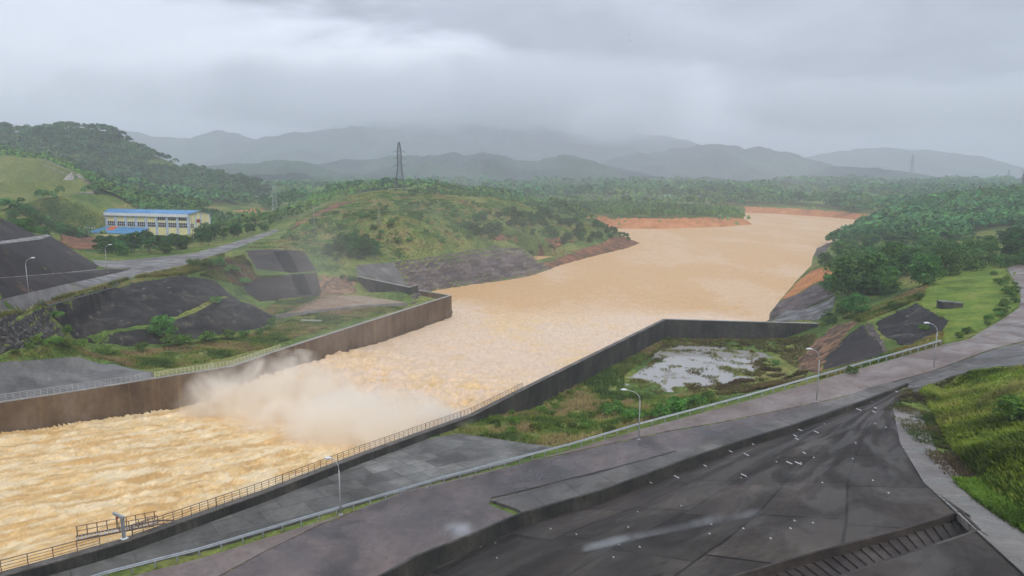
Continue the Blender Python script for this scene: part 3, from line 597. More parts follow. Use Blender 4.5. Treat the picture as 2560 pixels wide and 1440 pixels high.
# the big dark slope with its stepped drain
bandT = [drop(x, y) for x, y in ((1500, 1545), (1835, 1446), (2120, 1362), (2402, 1284))]; bandB = [drop(x, y) for x, y in ((1780, 1560), (2085, 1452), (2280, 1388), (2448, 1330))]
sp_top = slope_top[1:4] + [drop(2425, 1298)]
def straight(L_):
    o = [L_[0].lerp(L_[-1], k / 12) for k in range(13)]
    z_, _u = ruled(np.array([tuple(p) for p in o]))
    for p, z in zip(o, z_): p.z = float(z)
    return o
bandT = straight(bandT); bandB = straight(bandB)
upP = [Vector(p) for p in RA[10::10]] + [slope_top[0]] + sp_top + list(reversed(bandT)) + [Vector((-12, 22, ground_z(-12, 22))), Vector((-45, 20, ground_z(-45, 20)))]
quad = (bb[2], bb[7], drop(1900, 1350))
slope_o = patch('concrete_slope', upP, MT['slope'], 1.2, world=True, surf=ruled, dz=0.06, label='large dark wet concrete panel slope with white weep pipes at lower right', cat='slope')
dnP = bandB + [drop(2470, 1345)] + slope_top[4:6] + [Vector((16, 20, 32)), Vector((4, 10, ground_z(4, 10))), Vector((-5, 18, ground_z(-5, 18)))]
patch('concrete_slope', dnP, MT['slope'], 1.0, world=True, surf=ruled, dz=0.06, label='dark concrete panel slope below the stepped drain in the bottom right corner', cat='slope')
st = empty('stepped_drain', bandT[-1], 'stepped concrete drain with dark risers sunk in the slope panels', 'drain')
STAIR_XY = [(p.x, p.y) for p in bandT + list(reversed(bandB))]
a0, a1 = bandT[-1], bandB[-1]; b0, b1 = bandT[0], bandB[0]; nst = 38
Linv = Matrix.Translation(-st.location)
m1_, m2_ = MB(), MB()
for i in range(nst):
    t0, t1 = i / nst, (i + 1) / nst
    p = [a0.lerp(b0, t0), a1.lerp(b1, t0), a1.lerp(b1, t1), a0.lerp(b0, t1)]
    zt = min(q.z for q in p) - 0.40; zn = zt - (p[0].z - p[3].z) * 1.0 - 0.05
    top = [Vector((q.x, q.y, zt)) for q in p]; bot = [Vector((q.x, q.y, zt - 1.6)) for q in p]
    top[0].z += .02; top[1].z += .02
    m1_ = MB().add(top + bot, [(0, 1, 2, 3), (4, 7, 6, 5), (0, 4, 5, 1), (1, 5, 6, 2), (2, 6, 7, 3), (3, 7, 4, 0)])
    o = m1_.build('step', MT['conc_dark'], st); o.matrix_parent_inverse = Linv
for nm, BL_ in (('side_wall', bandT), ('side_wall', bandB)):
    o = wall(nm, [p + Vector((0, 0, .09)) for p in BL_], 0.16, 2.2, MT['conc_dark'], parent=st); o.matrix_parent_inverse = Linv
o = wall('end_wall', [bandT[-1] + Vector((0, 0, .1)), bandB[-1] + Vector((0, 0, .1))], 0.16, 2.2, MT['conc_dark'], parent=st); o.matrix_parent_inverse = Linv
loft('path', [p.copy() for p in slope_top[1:7]], pathR[1:7], MT['path'], 3, dz=0.12, kind='structure')
# right slopes and meadow
patch('stone_slope', [(2290, 759), (2372, 801), (2355, 828), (2312, 845), (2268, 868), (2203, 836), (2193, 806), (2235, 782)], MT['rev'], 1.2, label='black rough stone slope below the green meadow', cat='slope', edge_jit=0.5)
patch('stone_slope', [(2160, 809), (2205, 868), (2206, 884), (2170, 905), (2060, 932), (2062, 900), (2095, 862), (2120, 838)], MT['rev_smooth'], 1.2, label='dark grey concrete slope patch beside the flooded basin', cat='slope', edge_jit=0.3)
patch('weathered_slope', [(1992, 905), (2040, 850), (2090, 812), (2150, 800), (2115, 838), (2060, 900), (2056, 930), (2010, 925)], MT['rock'], 1.2, label='pale weathered rubble slope at the end of the dark basin wall', cat='slope', edge_jit=0.8)
patch('rubble_strip', [(2163, 808), (2185, 812), (2196, 838), (2222, 878), (2215, 890), (2178, 903), (2208, 884), (2207, 868)], MT['riprap'], 0.9, label='narrow light stone strip between the two dark slopes', cat='stones', edge_jit=0.3)
meadP = [(2330, 706), (2400, 645), (2470, 655), (2512, 676), (2530, 702), (2546, 740), (2541, 768), (2498, 797), (2418, 845), (2362, 858), (2356, 829), (2373, 801), (2292, 757)]
patch('field', meadP, MT['meadow'], 2.0, kind='structure', edge_jit=0.6)
patch('field', [(2440, 592), (2560, 597), (2640, 600), (2640, 640), (2560, 632), (2490, 625), (2425, 603)], MT['meadow'], 3.0, kind='structure')
# right river bank
patch('riprap_bank', [(1918, 806), (1926, 784), (1952, 752), (1990, 738), (2045, 706), (2090, 700), (2086, 738), (2040, 760), (2003, 777), (1960, 778), (1930, 800)], MT['riprap'], 1.3, label='dark brown riprap bank right of the river above the grey slab', cat='riprap', rough=0.25, edge_jit=0.7)
patch('concrete_bank', [(1926, 806), (1958, 776), (2003, 777), (2045, 762), (2088, 740), (2082, 775), (2068, 790), (2040, 802)], MT['slab'], 1.3, label='pale grey concrete bank slab beyond the dark wing wall', cat='slab', quad=(at(1926, 806, 1), at(2068, 790, 8), at(1980, 770, 3)))
patch('earth_bank', [(1954, 750), (1992, 706), (2030, 676), (2070, 665), (2090, 698), (2045, 704), (1990, 736)], MT['orange_soil'], 1.5, label='bare orange earth bank right of the river under the trees', cat='bank', rough=0.4, edge_jit=0.9)
patch('boulder_bank', [(2034, 640), (2041, 622), (2066, 606), (2085, 604), (2068, 622), (2055, 645)], MT['riprap'], 1.5, label='grey boulders on the right river bank below the trees', cat='stones', rough=0.6)
# far banks of orange earth
patch('earth_bank', fbS + list(reversed(fbT)), MT['orange_soil'], 4, world=True, label='long low orange earth bank across the far river bend', cat='bank', rough=0.6, edge_jit=2, dz=0.2)
patch('earth_bank', spS + list(reversed(spT)), MT['orange_soil'], 3.5, world=True, label='orange cliff bank below the young plantation point', cat='bank', rough=0.8, edge_jit=2, dz=0.2)
# left river bank
patch('riprap_bank', [(1030, 762), (1047, 748), (1095, 730), (1180, 716), (1269, 704), (1330, 692), (1385, 673), (1342, 652), (1300, 619), (1245, 616), (1110, 641), (985, 655), (1018, 715)], MT['riprap'], 1.0, label='long grey brown riprap slope on the left river bank', cat='riprap', rough=0.35, edge_jit=0.5, terrace=1.6)
patch('earth_bank', [(1385, 674), (1425, 660), (1500, 640), (1570, 624), (1606, 610), (1582, 600), (1545, 592), (1510, 606), (1440, 626), (1344, 651)], MT['soil'], 1.8, label='red brown earth bank ending in a point in the river', cat='bank', rough=0.5, edge_jit=0.8)
patch('concrete_bank', [(890, 662), (984, 656), (1016, 714), (893, 689)], MT['slab'], 1.3, label='grey concrete bank slab above the stained yard wall', cat='slab', quad=(at(893, 689, 11.5), at(1016, 714, 11), at(890, 662, 14)))
# yard
patch('yard_floor', [(700, 790), (775, 776), (900, 764), (1012, 756), (890, 738), (800, 740), (760, 760)], MT['yard'], 1.5, kind='structure')
patch('rock_face', [(792, 690), (840, 690), (888, 692), (892, 735), (845, 738), (803, 739)], MT['rock'], 1.2, label='broken orange and white rock face beside the yard wall', cat='rock', rough=0.6, edge_jit=0.8)
# left slopes
patch('stone_slope', [(104, 762), (275, 712), (453, 689), (540, 702), (602, 753), (444, 789), (375, 809), (265, 826), (185, 846), (140, 800)], MT['rev'], 1.4, label='large black mortared stone slope below the left road', cat='slope', edge_jit=0.4)
patch('stone_slope', [(245, 856), (378, 820), (452, 796), (610, 756), (640, 766), (668, 783), (692, 800), (640, 824), (480, 848), (400, 860), (300, 866)], MT['rev'], 1.4, label='lower black stone slope with rounded end by the flat grass', cat='slope', edge_jit=0.3)
gb = patch('gabion_wall', [(-30, 806), (60, 784), (104, 766), (160, 838), (150, 850), (80, 874), (-30, 900)], MT['gabion'], 0.45, label='stepped grey gabion stone wall at the left edge', cat='gabion', rough=0.25, dz=0.1, terrace=1.5)
patch('stone_slope', [(613, 626), (700, 624), (762, 628), (791, 676), (730, 683), (640, 672)], MT['rev_smooth'], 1.4, label='upper dark revetment panel with drain on the grassy hill foot', cat='slope', edge_jit=0.4)
patch('stone_slope', [(600, 700), (640, 690), (732, 688), (791, 682), (806, 738), (740, 744), (650, 754), (618, 735)], MT['rev_smooth'], 1.4, label='lower dark revetment panel with ladder drain behind the yard', cat='slope', edge_jit=0.3)
patch('road', roadL_r[:-1] + [drop(697, 577), drop(690, 573), drop(640, 589), drop(560, 613), drop(480, 634), drop(400, 642), drop(228, 648), drop(258, 668)] + [drop(330, 672)] + list(reversed(roadL_l[:-1])), MT['road_far'], 2.0, world=True, kind='structure')
dP = [p for p in roadL_l] + list(reversed(path1)); dP = [roadL_l[1] + Vector((-6, -6, 1.2))] + roadL_l[1:] + list(reversed(path1[:3])) + [path1[0] + Vector((-6, -6, 1.2))]
patch('dam_slope', dP, MT['rev_smooth'], 1.4, world=True, dz=0.10, label='low dark brown slope strip between left road and narrow path', cat='slope')
patch('path', path1 + list(reversed(p1b)), MT['path'], 1.0, world=True, dz=0.16, kind='structure')
mid = [p1b[0]] + p1b[1:3] + [foot] + list(reversed(ber))
patch('dam_slope', [p1b[0], p1b[1], p1b[2], foot, ber[2], ber[1], ber[0]], MT['rev_smooth'], 1.6, world=True, dz=0.10, label='broad dark concrete dam slope between narrow path and curved berm', cat='slope')
patch('path', ber + list(reversed(ber2)), MT['path'], 1.2, world=True, dz=0.18, kind='structure')
patch('dam_slope', ber2 + list(reversed(crest)), MT['rev_smooth'], 1.6, world=True, dz=0.10, label='upper dark concrete dam slope at the left edge above the berm', cat='slope')
patch('apron_slabs', [drop(x, y) for x, y in ((-40, 915), (60, 903), (197, 893), (285, 911), (383, 931))] + [p for p in reversed(off(wallL, -0.95)[:4])], MT['apron_l'], 1.5, world=True, quad=(wallL[1], wallL[3], wallL[1] + Vector((-5, 3, 0))), kind='structure')
patch('grass_verge', [(-30, 800), (60, 780), (103, 762), (275, 714), (400, 694), (453, 690), (480, 672), (300, 708), (103, 757), (0, 783), (-30, 795)], MT['dry_grass'], 1.5, kind='stuff', label='dry yellow grass verge along the outer edge of the left road', cat='grass', lower=False, dz=0.05)
# grassed dam far left
dam_g = [atD(x, y, D) for x, y, D in ((-300, 394, 560), (0, 397, 560), (104, 398, 560), (185, 433, 500), (243, 470, 450), (150, 490, 402), (30, 518, 342), (-60, 540, 305), (-400, 540, 330))]
patch('dam_grass_slope', dam_g, MT['dam_grass'], 5, world=True, dz=0.4, kind='structure')
for L_, w_, nm in (([(-200, 459, 440), (0, 456, 432), (90, 451, 450), (185, 447, 468)], 2.2, 'path'), ([(102, 397, 560), (183, 433, 500), (240, 468, 452)], 4.0, 'path')):
    ribbon(nm, [Vector((q.x, q.y, ground_z(q.x, q.y))) for q in (atD(*p) for p in L_)], w_, MT['path'], dz=0.7, kind='structure', step=6, thick=1.5)
MT['pale_stone'] = mat('pale_stone', [(0.35, (0.24, 0.22, 0.19)), (0.6, (0.40, 0.37, 0.33)), (0.75, (0.5, 0.47, 0.43))], 0.2, rough=0.85, bump=0.6, bscale=0.6, bdist=0.5)
patch('stone_patch', [atD(x, y, D) for x, y, D in ((105, 437, 505), (180, 436, 503), (186, 446, 480), (125, 446, 478))], MT['pale_stone'], 3, world=True, dz=0.75, label='pale stone patch on the far grassed dam slope', cat='stones')
patch('stone_patch', [atD(x, y, D) for x, y, D in ((128, 499, 395), (170, 488, 412), (235, 479, 436), (243, 472, 446), (200, 474, 436), (150, 485, 405))], MT['pale_stone'], 3, world=True, dz=0.6, label='pale rubble strip at the foot of the grassed dam', cat='stones', edge_jit=1)
# earth on the hill and the plain
SOIL = []
for k, (poly, m_) in enumerate((([(722, 575), (760, 549), (800, 528), (850, 508), (885, 502), (860, 512), (812, 532), (768, 556)], 'soil'), ([(1150, 503), (1200, 500), (1215, 512), (1165, 516)], 'soil'), ([(1385, 545), (1415, 532), (1450, 545), (1440, 570), (1395, 572)], 'soil'), ([(1225, 590), (1270, 568), (1300, 578), (1290, 596), (1258, 604)], 'soil'), ([(1340, 612), (1400, 596), (1440, 606), (1390, 630), (1350, 638)], 'soil'),
                                ([(150, 598), (215, 594), (270, 596), (262, 622), (200, 625), (160, 615)], 'soil'), ([(520, 520), (640, 522), (705, 527), (700, 532), (600, 530), (520, 526)], 'orange_soil'))):
    if m_ == 'soil': SOIL.append([tuple(drop(*p)[:2]) for p in poly])
    patch('bare_earth', poly, MT[m_], 2.5 if m_ == 'soil' else 6, dz=0.3, kind='structure', edge_jit=2.5, lower=False)
# ------------------------------------------------------------------ terrain finish: hide under the sheets, roughen elsewhere
kb = KDTree(sum(len(p) for p in PATCH_XY)); hid = np.zeros(nV, bool)
for p in PATCH_XY:
    for q in p: kb.insert((q[0], q[1], 0), 0)
    bx = np.array(p); sel = (GV[:, 0] > bx[:, 0].min()) & (GV[:, 0] < bx[:, 0].max()) & (GV[:, 1] > bx[:, 1].min()) & (GV[:, 1] < bx[:, 1].max())
    ii = np.where(sel)[0]; hid[ii[inside(GV[ii, :2], p)]] = True
kb.balance(); dpb = np.array([kb.find((x, y, 0))[2] for x, y, z in GV])
base_z = GV[:, 2].copy()
amp = np.clip(dpb / 4, 0, 1) * np.clip(dist / 4, 0.15, 1)
nz = 0.55 * fbm(GV[:, 0] / 9, GV[:, 1] / 9, 4) + 0.18 * fbm(GV[:, 0] / 2, GV[:, 1] / 2, 3)
big = fbm(GV[:, 0] / 60, GV[:, 1] / 60, 4) * np.clip((Dv - 250) / 300, 0, 1) * 5
basin = (GV[:, 2] < 3.6) & (GV[:, 1] < 200) & (GV[:, 0] > 5) & (GV[:, 2] > 2)
nz[basin] *= 0.6; nz = np.where(GV[:, 2] < 0.6, np.minimum(nz, -0.05), nz)
mask_far = ~((GV[:, 2] < 0.5) & (Dv < 1000))
GV[:, 2] += np.where(hid, -np.clip(dpb / np.maximum(Dv / 45, 1) * 0.5, 0.1, 0.5), amp * nz) + np.where(hid, 0, big * mask_far * np.clip(dpb / 30, 0, 1) * np.clip(dist / 30, 0, 1))
st_in = inside(GV[:, :2], STAIR_XY); GV[st_in, 2] -= 2.6
ground = tag(mesh_np('ground', GV, GF, MT['ground'], smooth=True), kind='structure')
BV1 = BVHTree.FromPolygons([tuple(v) for v in GV], [tuple(int(i) for i in f) for f in GF])
# ------------------------------------------------------------------ water
CU = np.array([0.47, 0.883])
def water_z(X, Y):
    s = X * CU[0] + Y * CU[1]
    z = np.interp(s, [-60, 0, 30, 55, 87, 96, 106, 125, 160, 230, 300], [34, 20, 14.3, 9.6, 3.6, 2.2, 3.6, 2.4, 1.0, 0.25, 0.0])
    return s, z
def river_mesh():
    dr = [50.0]
    while dr[-1] < 960: dr.append(dr[-1] * 1.0058)
    dr = np.array([20 + 2 * i for i in range(15)] + dr); an = np.arange(-1.15, 0.72, 0.0036)
    Dg, Ag = np.meshgrid(dr, an, indexing='ij'); X = (Ag * Dg); Y = Dg
    P = np.stack([X.ravel(), Y.ravel()], 1)
    poly = [(p.x, p.y) for p in off(wallR, -0.1)] + [(p.x, p.y) for p in off(wingR, -.1)[1:]] + [(130, 190), (300, 500), (560, 760), (420, 960), (100, 960), (60, 760), (-30, 500), (-60, 300), (-62, 252)] + [(p.x, p.y) for p in reversed(off(wallL, 0.1))]
    ok = inside(P, poly).reshape(X.shape)
    s, z = water_z(X, Y)
    side = X * CU[1] - Y * CU[0]
    # turbulence
    t_ch = np.clip((98 - s) / 12, 0, 1); t_boil = np.exp(-((s - 116) / 20) ** 2); t_dn = np.clip((s - 105) / 20, 0, 1) * np.exp(-np.clip(s - 130, 0, 999) / 55)
    a = fbm(s / 8, side / 2.0, 5, 0.6); b = fbm(s / 3.6, side / 1.1, 4, 0.65, True); c = fbm(X / 4.5, Y / 4.5, 5, 0.6, True); d = fbm(X / 1.3, Y / 1.3, 4, .6)
    e = fbm(X / 14 + 5, Y / 9, 4)
    wave = t_ch * (0.55 * a + 0.38 * b * np.clip(0.5 + fbm(s / 20, side / 7, 2) * 1.8, 0, 1.5) + 0.2 * d) + t_boil * (1.5 * c + 0.8 * d + 0.8 * e) + t_dn * (0.20 * c + 0.26 * d) + 0.10 * fbm(X / 5, Y / 3.0, 4) + 0.05 * d
    lw = np.exp(-((X + 42) / 10) ** 2 - ((Y - 178) / 12) ** 2); wave += 1.5 * lw * (0.6 + 0.6 * c)
    rb = np.exp(-((X + 4) / 8) ** 2 - ((Y - 128) / 8) ** 2); wave += 2.0 * rb * (0.6 + 0.9 * c)
    wave += 1.3 * t_ch * np.exp(-((s - 84 + .35 * side) / 3.5) ** 2) * np.clip(fbm(side / 5, s / 9, 3) + .3, 0, 1)
    Z = z + wave
    f1 = fbm(s / 8, side / 1.5, 5, 0.68); f2 = fbm(X / 3 + 9, Y / 3, 4, 0.6); f3 = fbm(X / 22, Y / 30, 4)
    C1 = np.array((0.61, 0.375, 0.165)); C2 = np.array((0.71, 0.53, 0.375)); C3 = np.array((0.72, 0.485, 0.215)); C4 = np.array((0.79, 0.62, 0.38)); C5 = np.array((0.58, 0.35, 0.13))
    def mx(A, B, t): return A * (1 - t[..., None]) + B * t[..., None]
    one = np.ones(X.shape + (3,))
    f4 = fbm(s / 2.6, side / .5, 3, .7); f5 = fbm(s / 5.5, side / 1.4, 4, .6); fo = np.clip(0.45 + 0.7 * f1 + 0.9 * f5 + 0.8 * f4 + 0.3 * b + .45 * fbm(s / 25, side / 5, 3), 0, 1)
    ch = mx(mx(one * C5, one * C3, np.clip(fo * 2, 0, 1)), one * C4, np.clip(fo * 2 - 1, 0, 1))
    bo = mx(one * C3, one * C2, np.clip(0.4 + 1.0 * c + 0.8 * f2, 0, 1)); bo = mx(bo, one * C5, np.clip(-wave * .35 - .1, 0, .5))
    dn = mx(one * C2, one * C3, np.clip(0.10 + 1.0 * f3 + 0.9 * f2, 0, 0.65))
    calm = mx(one * C1, one * C2, np.clip(0.04 + 1.2 * fbm(X / 25, Y / 60, 4) + 0.8 * f2, 0, 0.42))
    Db = Y + 14 * f3 + 10 * f2 + 0.18 * X
    k1 = np.clip((s - 96) / 14, 0, 1); k2 = np.clip((s - 128 + 12 * f3) / 22, 0, 1); k3 = np.clip((Db - 246) / 26, 0, 1)
    col = mx(mx(mx(ch, bo, k1), dn, k2), calm, k3)
    idx = -np.ones(X.shape, int); use = ok.copy(); q = ok[:-1, :-1] & ok[1:, :-1] & ok[:-1, 1:] & ok[1:, 1:]
    use[:] = False
    for sl in ((slice(None, -1), slice(None, -1)), (slice(1, None), slice(None, -1)), (slice(None, -1), slice(1, None)), (slice(1, None), slice(1, None))): use[sl] |= q
    idx[use] = np.arange(use.sum()); V = np.stack([X[use], Y[use], Z[use]], 1)
    qi = np.where(q); Fc = np.stack([idx[qi[0], qi[1]], idx[qi[0], qi[1] + 1], idx[qi[0] + 1, qi[1] + 1], idx[qi[0] + 1, qi[1]]], 1)
    m = bpy.data.materials.new('muddy_water'); m.use_nodes = True; nt = m.node_tree; L = nt.links.new; bs = nt.nodes['Principled BSDF']
    at_ = N(nt, 'ShaderNodeAttribute', attribute_name='tint'); g = N(nt, 'ShaderNodeNewGeometry')
    mp = N(nt, 'ShaderNodeMapping', inp={'Rotation': (0, 0, R(28)), 'Scale': (1.0, 0.35, 1)}); L(g.outputs['Position'], mp.inputs[0])
    n1 = N(nt, 'ShaderNodeTexNoise', inp={'Scale': 1.1, 'Detail': 8.0, 'Roughness': 0.7, 'Distortion': 0.8}); L(mp.outputs[0], n1.inputs['Vector'])
    mr = N(nt, 'ShaderNodeMapRange', inp={1: 0.3, 2: 0.7, 3: 0.78, 4: 1.2}); L(n1.outputs[0], mr.inputs[0])
    vm = N(nt, 'ShaderNodeVectorMath', operation='SCALE'); L(at_.outputs['Color'], vm.inputs[0]); L(mr.outputs[0], vm.inputs['Scale']); L(vm.outputs[0], bs.inputs['Base Color'])
    bs.inputs['Roughness'].default_value = 0.42; bs.inputs['Specular IOR Level'].default_value = 0.2
    mp2 = N(nt, 'ShaderNodeMapping', inp={'Scale': (0.5, 1.1, 1)}); L(g.outputs['Position'], mp2.inputs[0])
    n2 = N(nt, 'ShaderNodeTexNoise', inp={'Scale': 1.3, 'Detail': 7.0, 'Roughness': 0.65}); L(mp2.outputs[0], n2.inputs['Vector'])
    bp = N(nt, 'ShaderNodeBump', inp={'Strength': 0.7, 'Distance': 0.2}); L(n2.outputs[0], bp.inputs['Height']); L(bp.outputs[0], bs.inputs['Normal'])
    o = mesh_np('river', V, Fc, m, cols=col[use].reshape(-1, 3), smooth=True)
    MT['water'] = m
    return tag(o, kind='structure')
river_mesh()
fw = mesh_np('river', [Vector((-.095 * 1080, 1080, 12.5)), Vector((-.044 * 1080, 1080, 12.5)), Vector((-.044 * 1500, 1500, 12.5)), Vector((-.10 * 1500, 1500, 12.5))], [(0, 1, 2, 3)], MT['water'], cols=np.array([(0.66, 0.53, 0.42)] * 4)); tag(fw, kind='structure')
# pond
def pond():
    m = bpy.data.materials.new('pond_water'); m.use_nodes = True; b = m.node_tree.nodes['Principled BSDF']; b.inputs['Base Color'].default_value = (0.34, 0.33, 0.31, 1); b.inputs['Roughness'].default_value = 0.05; b.inputs['Specular IOR Level'].default_value = 0.9
    nt = m.node_tree; n2 = N(nt, 'ShaderNodeTexNoise', inp={'Scale': 2.0, 'Detail': 3.0}); tc = N(nt, 'ShaderNodeTexCoord'); nt.links.new(tc.outputs['Object'], n2.inputs['Vector'])
    bp = N(nt, 'ShaderNodeBump', inp={'Strength': 0.05, 'Distance': 0.05}); nt.links.new(n2.outputs[0], bp.inputs['Height']); nt.links.new(bp.outputs[0], b.inputs['Normal'])
    P = [at(x, y, 3.05) for x, y in ((1540, 960), (1620, 872), (1700, 862), (1900, 870), (2000, 905), (2050, 940), (1950, 985), (1800, 995), (1640, 1000))]
    tag(mesh_np('pond_water', P, [tuple(range(len(P)))], m), kind='structure')
pond()
# ------------------------------------------------------------------ walls
def training_wall(name, top, thick, depth, label, cap='cap', m='chan_wall', side=0.0):
    e = empty(name, top[0], label, 'wall'); inv = Matrix.Translation(-e.location)
    o = wall('wall_body', [p + Vector((0, 0, -0.12)) for p in top], thick, depth, MT[m], side=side, parent=e); o.matrix_parent_inverse = inv
    o = wall('coping', top, thick + 0.12, 0.12, MT[cap], side=side, parent=e); o.matrix_parent_inverse = inv
    return e
def wd(L): return densify(L, 8)
training_wall('training_wall', wallL, 0.9, 13, 'long brown stained concrete wall along the left side of the chute', side=-0.3)
training_wall('training_wall', wallR, 0.9, 13, 'long grey concrete wall along the right side of the chute', m='wall_dark', side=0.3, cap='cap_dark')
training_wall('wing_wall', [wingR[0] + Vector((.5, -.1, 0))] + wingR[1:], 0.8, 10, 'dark wing wall closing the flooded basin from the river', m='wall_dark')
training_wall('wing_wall', [wingL[0] + Vector((-.5, 0.2, 0))] + wingL[1:], 0.8, 10, 'short wing wall at the downstream end of the brown wall', m='chan_wall')
yw = training_wall('yard_wall', wallY + [wallY[1] + Vector((1.5, 8, -.3))], 0.7, 6.5, 'black stained wall between the yard and the river inlet', m='wall_dark')
lw = A_([(690, 786, 7.6), (775, 777, 7.6), (900, 763, 7.5), (1018, 756, 7.4)])
tag(wall('low_wall', lw, 0.5, 1.9, MT['conc']), 'low pale concrete wall between yard floor and grass flat', 'wall')
sl = MB(); c_ = drop(776, 804); sl.box((c_.x, c_.y, ground_z(c_.x, c_.y, BV1) + .25), (6.8, 1.9, .35), rz=-0.12)
tag(sl.build('concrete_slab', MT['white_paint'] if False else MT['cap']), 'loose pale concrete slab lying on the grass flat', 'slab')
# ------------------------------------------------------------------ railings, guard rails, lamps
def railing(name, top, n_rails, h, post, label, m='rust_metal', thick=0.05, group=None):
    e = empty(name, top[0], label, 'railing', group); inv = Matrix.Translation(-e.location)
    P = densify(top, post); L_ = []
    for i, p in enumerate(P):
        if i > 99: break
        big = i % 9 == 0
        o = MB().box(p + Vector((0, 0, h / 2)), (thick * (1.7 if big else 1), thick * (1.7 if big else 1), h)).build('post', MT[m], e); o.matrix_parent_inverse = inv
    for k in range(n_rails):
        z = h - 0.02 - k * (h - 0.12) / n_rails; w = thick * (1.15 if k == 0 else 0.75); r = MB()
        for a, b in zip(P[:-1], P[1:]): r.bar(a + Vector((0, 0, z)), b + Vector((0, 0, z)), w)
        o = r.build('rail', MT[m], e); o.matrix_parent_inverse = inv
    return e
def up(L, d): return [p + Vector((0, 0, d)) for p in L]
wr = off(wallR, 0.3); wl = off(wallL, -0.3)
iR = len(wallR)
r0 = wr[1] + (wr[0] - wr[1]).normalized() * 14
def sub(line_, x0, x1, step=0.5):
    D_ = densify(line_, step); return [p for p in D_ if x0 <= pix(p)[0] <= x1 and p.y > 25]
rr = sub(wr, -260, 296, 2.0); railing('railing', rr, 4, 1.25, 1.75, 'brown post and rail fence on the right wall left of the hoist', thick=0.055)
rr = sub(wr, 318, 1310, 1.0); railing('railing', rr, 4, 1.25, 1.75, 'long brown post and rail fence on the right wall right of the hoist', thick=0.055)
rr = sub(wl, -60, 385, 1.0); railing('railing', rr, 4, 1.15, 2.2, 'pale grey railing on the left wall beside the wet apron', m='lamp_paint', thick=0.05)
rr = sub(wl, 386, 706, 1.0); railing('railing', rr, 4, 1.15, 2.0, 'pale yellow railing on the left wall beside the grass', m='yellow_metal', thick=0.075)
def guardrail(name, L_, label, m='metal', h=0.8, post=3.2, posth=1.0):
    e = empty(name, L_[0], label, 'guard rail'); inv = Matrix.Translation(-e.location)
    P = densify(L_, post); r = MB(); w = 0.30
    prof = [(0.02, -w / 2), (0.09, -w * .3), (0.02, -w * .05), (0.02, w * .05), (0.09, w * .3), (0.02, w / 2), (-0.02, w / 2), (-0.02, -w / 2)]
    vs, fs = [], []; n = len(prof)
    O = off(P, 1.0)
    for i, p in enumerate(P):
        d = (O[i] - p).normalized()
        for a, b in prof: vs.append(p + d * (a - 0.02) + Vector((0, 0, h + b)))
        if i:
            for k in range(n): fs.append(((i - 1) * n + k, (i - 1) * n + (k + 1) % n, i * n + (k + 1) % n, i * n + k))
    fs += [tuple(range(n)), tuple((len(P) - 1) * n + k for k in range(n))]
    o = r.add(vs, fs).build('beam', MT[m], e); o.matrix_parent_inverse = inv
    for p, q in list(zip(P, O))[:99]:
        d = (q - p).normalized(); c = p - d * 0.10
        o = MB().box((c.x, c.y, p.z + h / 2 - .25), (0.14, 0.14, h + .3)).build('post', MT[m], e); o.matrix_parent_inverse = inv
    return e
MT['galv'] = plain('galv', (0.36, 0.39, 0.41), rough=0.35, metal=0.4)
MT['green_paint'] = plain('green_paint', (0.13, 0.15, 0.14), rough=0.6)
gr = [p for p in off(densify(railR, 2.0), -0.05) if -250 < pix(p)[0] < 2356]
for p in gr: p.z = ground_z(p.x, p.y) + 0.02
guardrail('guard_rail', gr, 'long galvanised steel guard rail along the wet right road', m='galv')
gl = [p for p in off(densify(roadL_r, 2.0), 0.35) if -60 < pix(p)[0] < 300]
for p in gl: p.z = ground_z(p.x, p.y)
guardrail('guard_rail', gl, 'weathered green guard rail on the outer edge of the left road', m='green_paint', h=0.7, post=2.6)
def lamp(base, H, side, label, yaw=0.0, arm=1.9):
    e = empty('street_lamp', base, label, 'street lamp', 'curved arm street lamps along the roads', rz=yaw)
    MB().tube([(0, 0, -0.3), (0, 0, H * .55), (0, 0, H * .80)], [0.10, 0.075, 0.06], 8).build('pole', MT['lamp_paint'], e, smooth=True)
    A = [(0, 0, H * .80)] + [(side * arm * (1 - math.cos(t)), 0, H * .80 + H * .19 * math.sin(t)) for t in [R(a) for a in (20, 40, 58, 74)]] + [(side * arm, 0, H * 1.0)]
    MB().tube(A, [0.06, .055, .05, .045, .045, .045], 8).build('arm', MT['lamp_paint'], e, smooth=True)
    hd = [(side * (arm - .05), 0, H * 1.0), (side * (arm + .15), 0, H * 1.0 + .03), (side * (arm + .45), 0, H * 1.0 + .06), (side * (arm + .8), 0, H + .05), (side * (arm + .95), 0, H + .04)]
    MB().tube(hd, [.05, .13, .17, .13, .04], 10).build('lamp_head', MT['white_paint'], e, smooth=True)
    MB().box((0, 0, 0.05), (.4, .4, .1)).build('base_plate', MT['lamp_paint'], e)
def lp(x, y, ytop, side, label, arm, yaw=0):
    b = drop(x, y); d = ray(x, ytop); t = b.y / d.y; H = HC + d.z * t - b.z
    lamp(b, H, side, label, yaw, arm)
lp(852, 1287, 1146, -1, 'grey street lamp with curved arm at the near end of the guard rail', 0.75)
lp(1597, 1099, 975, -1, 'grey street lamp with curved arm between flooded basin and wet road', 1.9)
lp(2041, 1004, 873, -1, 'grey street lamp with curved arm in front of the pale rubble slope', 1.2)
lp(2334, 922, 808, -1, 'grey street lamp with curved arm in front of the meadow edge', 1.4)
lp(72, 734, 645, 1, 'grey street lamp with curved arm below the dark dam slope', 1.3)
lp(268, 682, 612, 1, 'grey street lamp with curved arm at the road junction', 1.1)
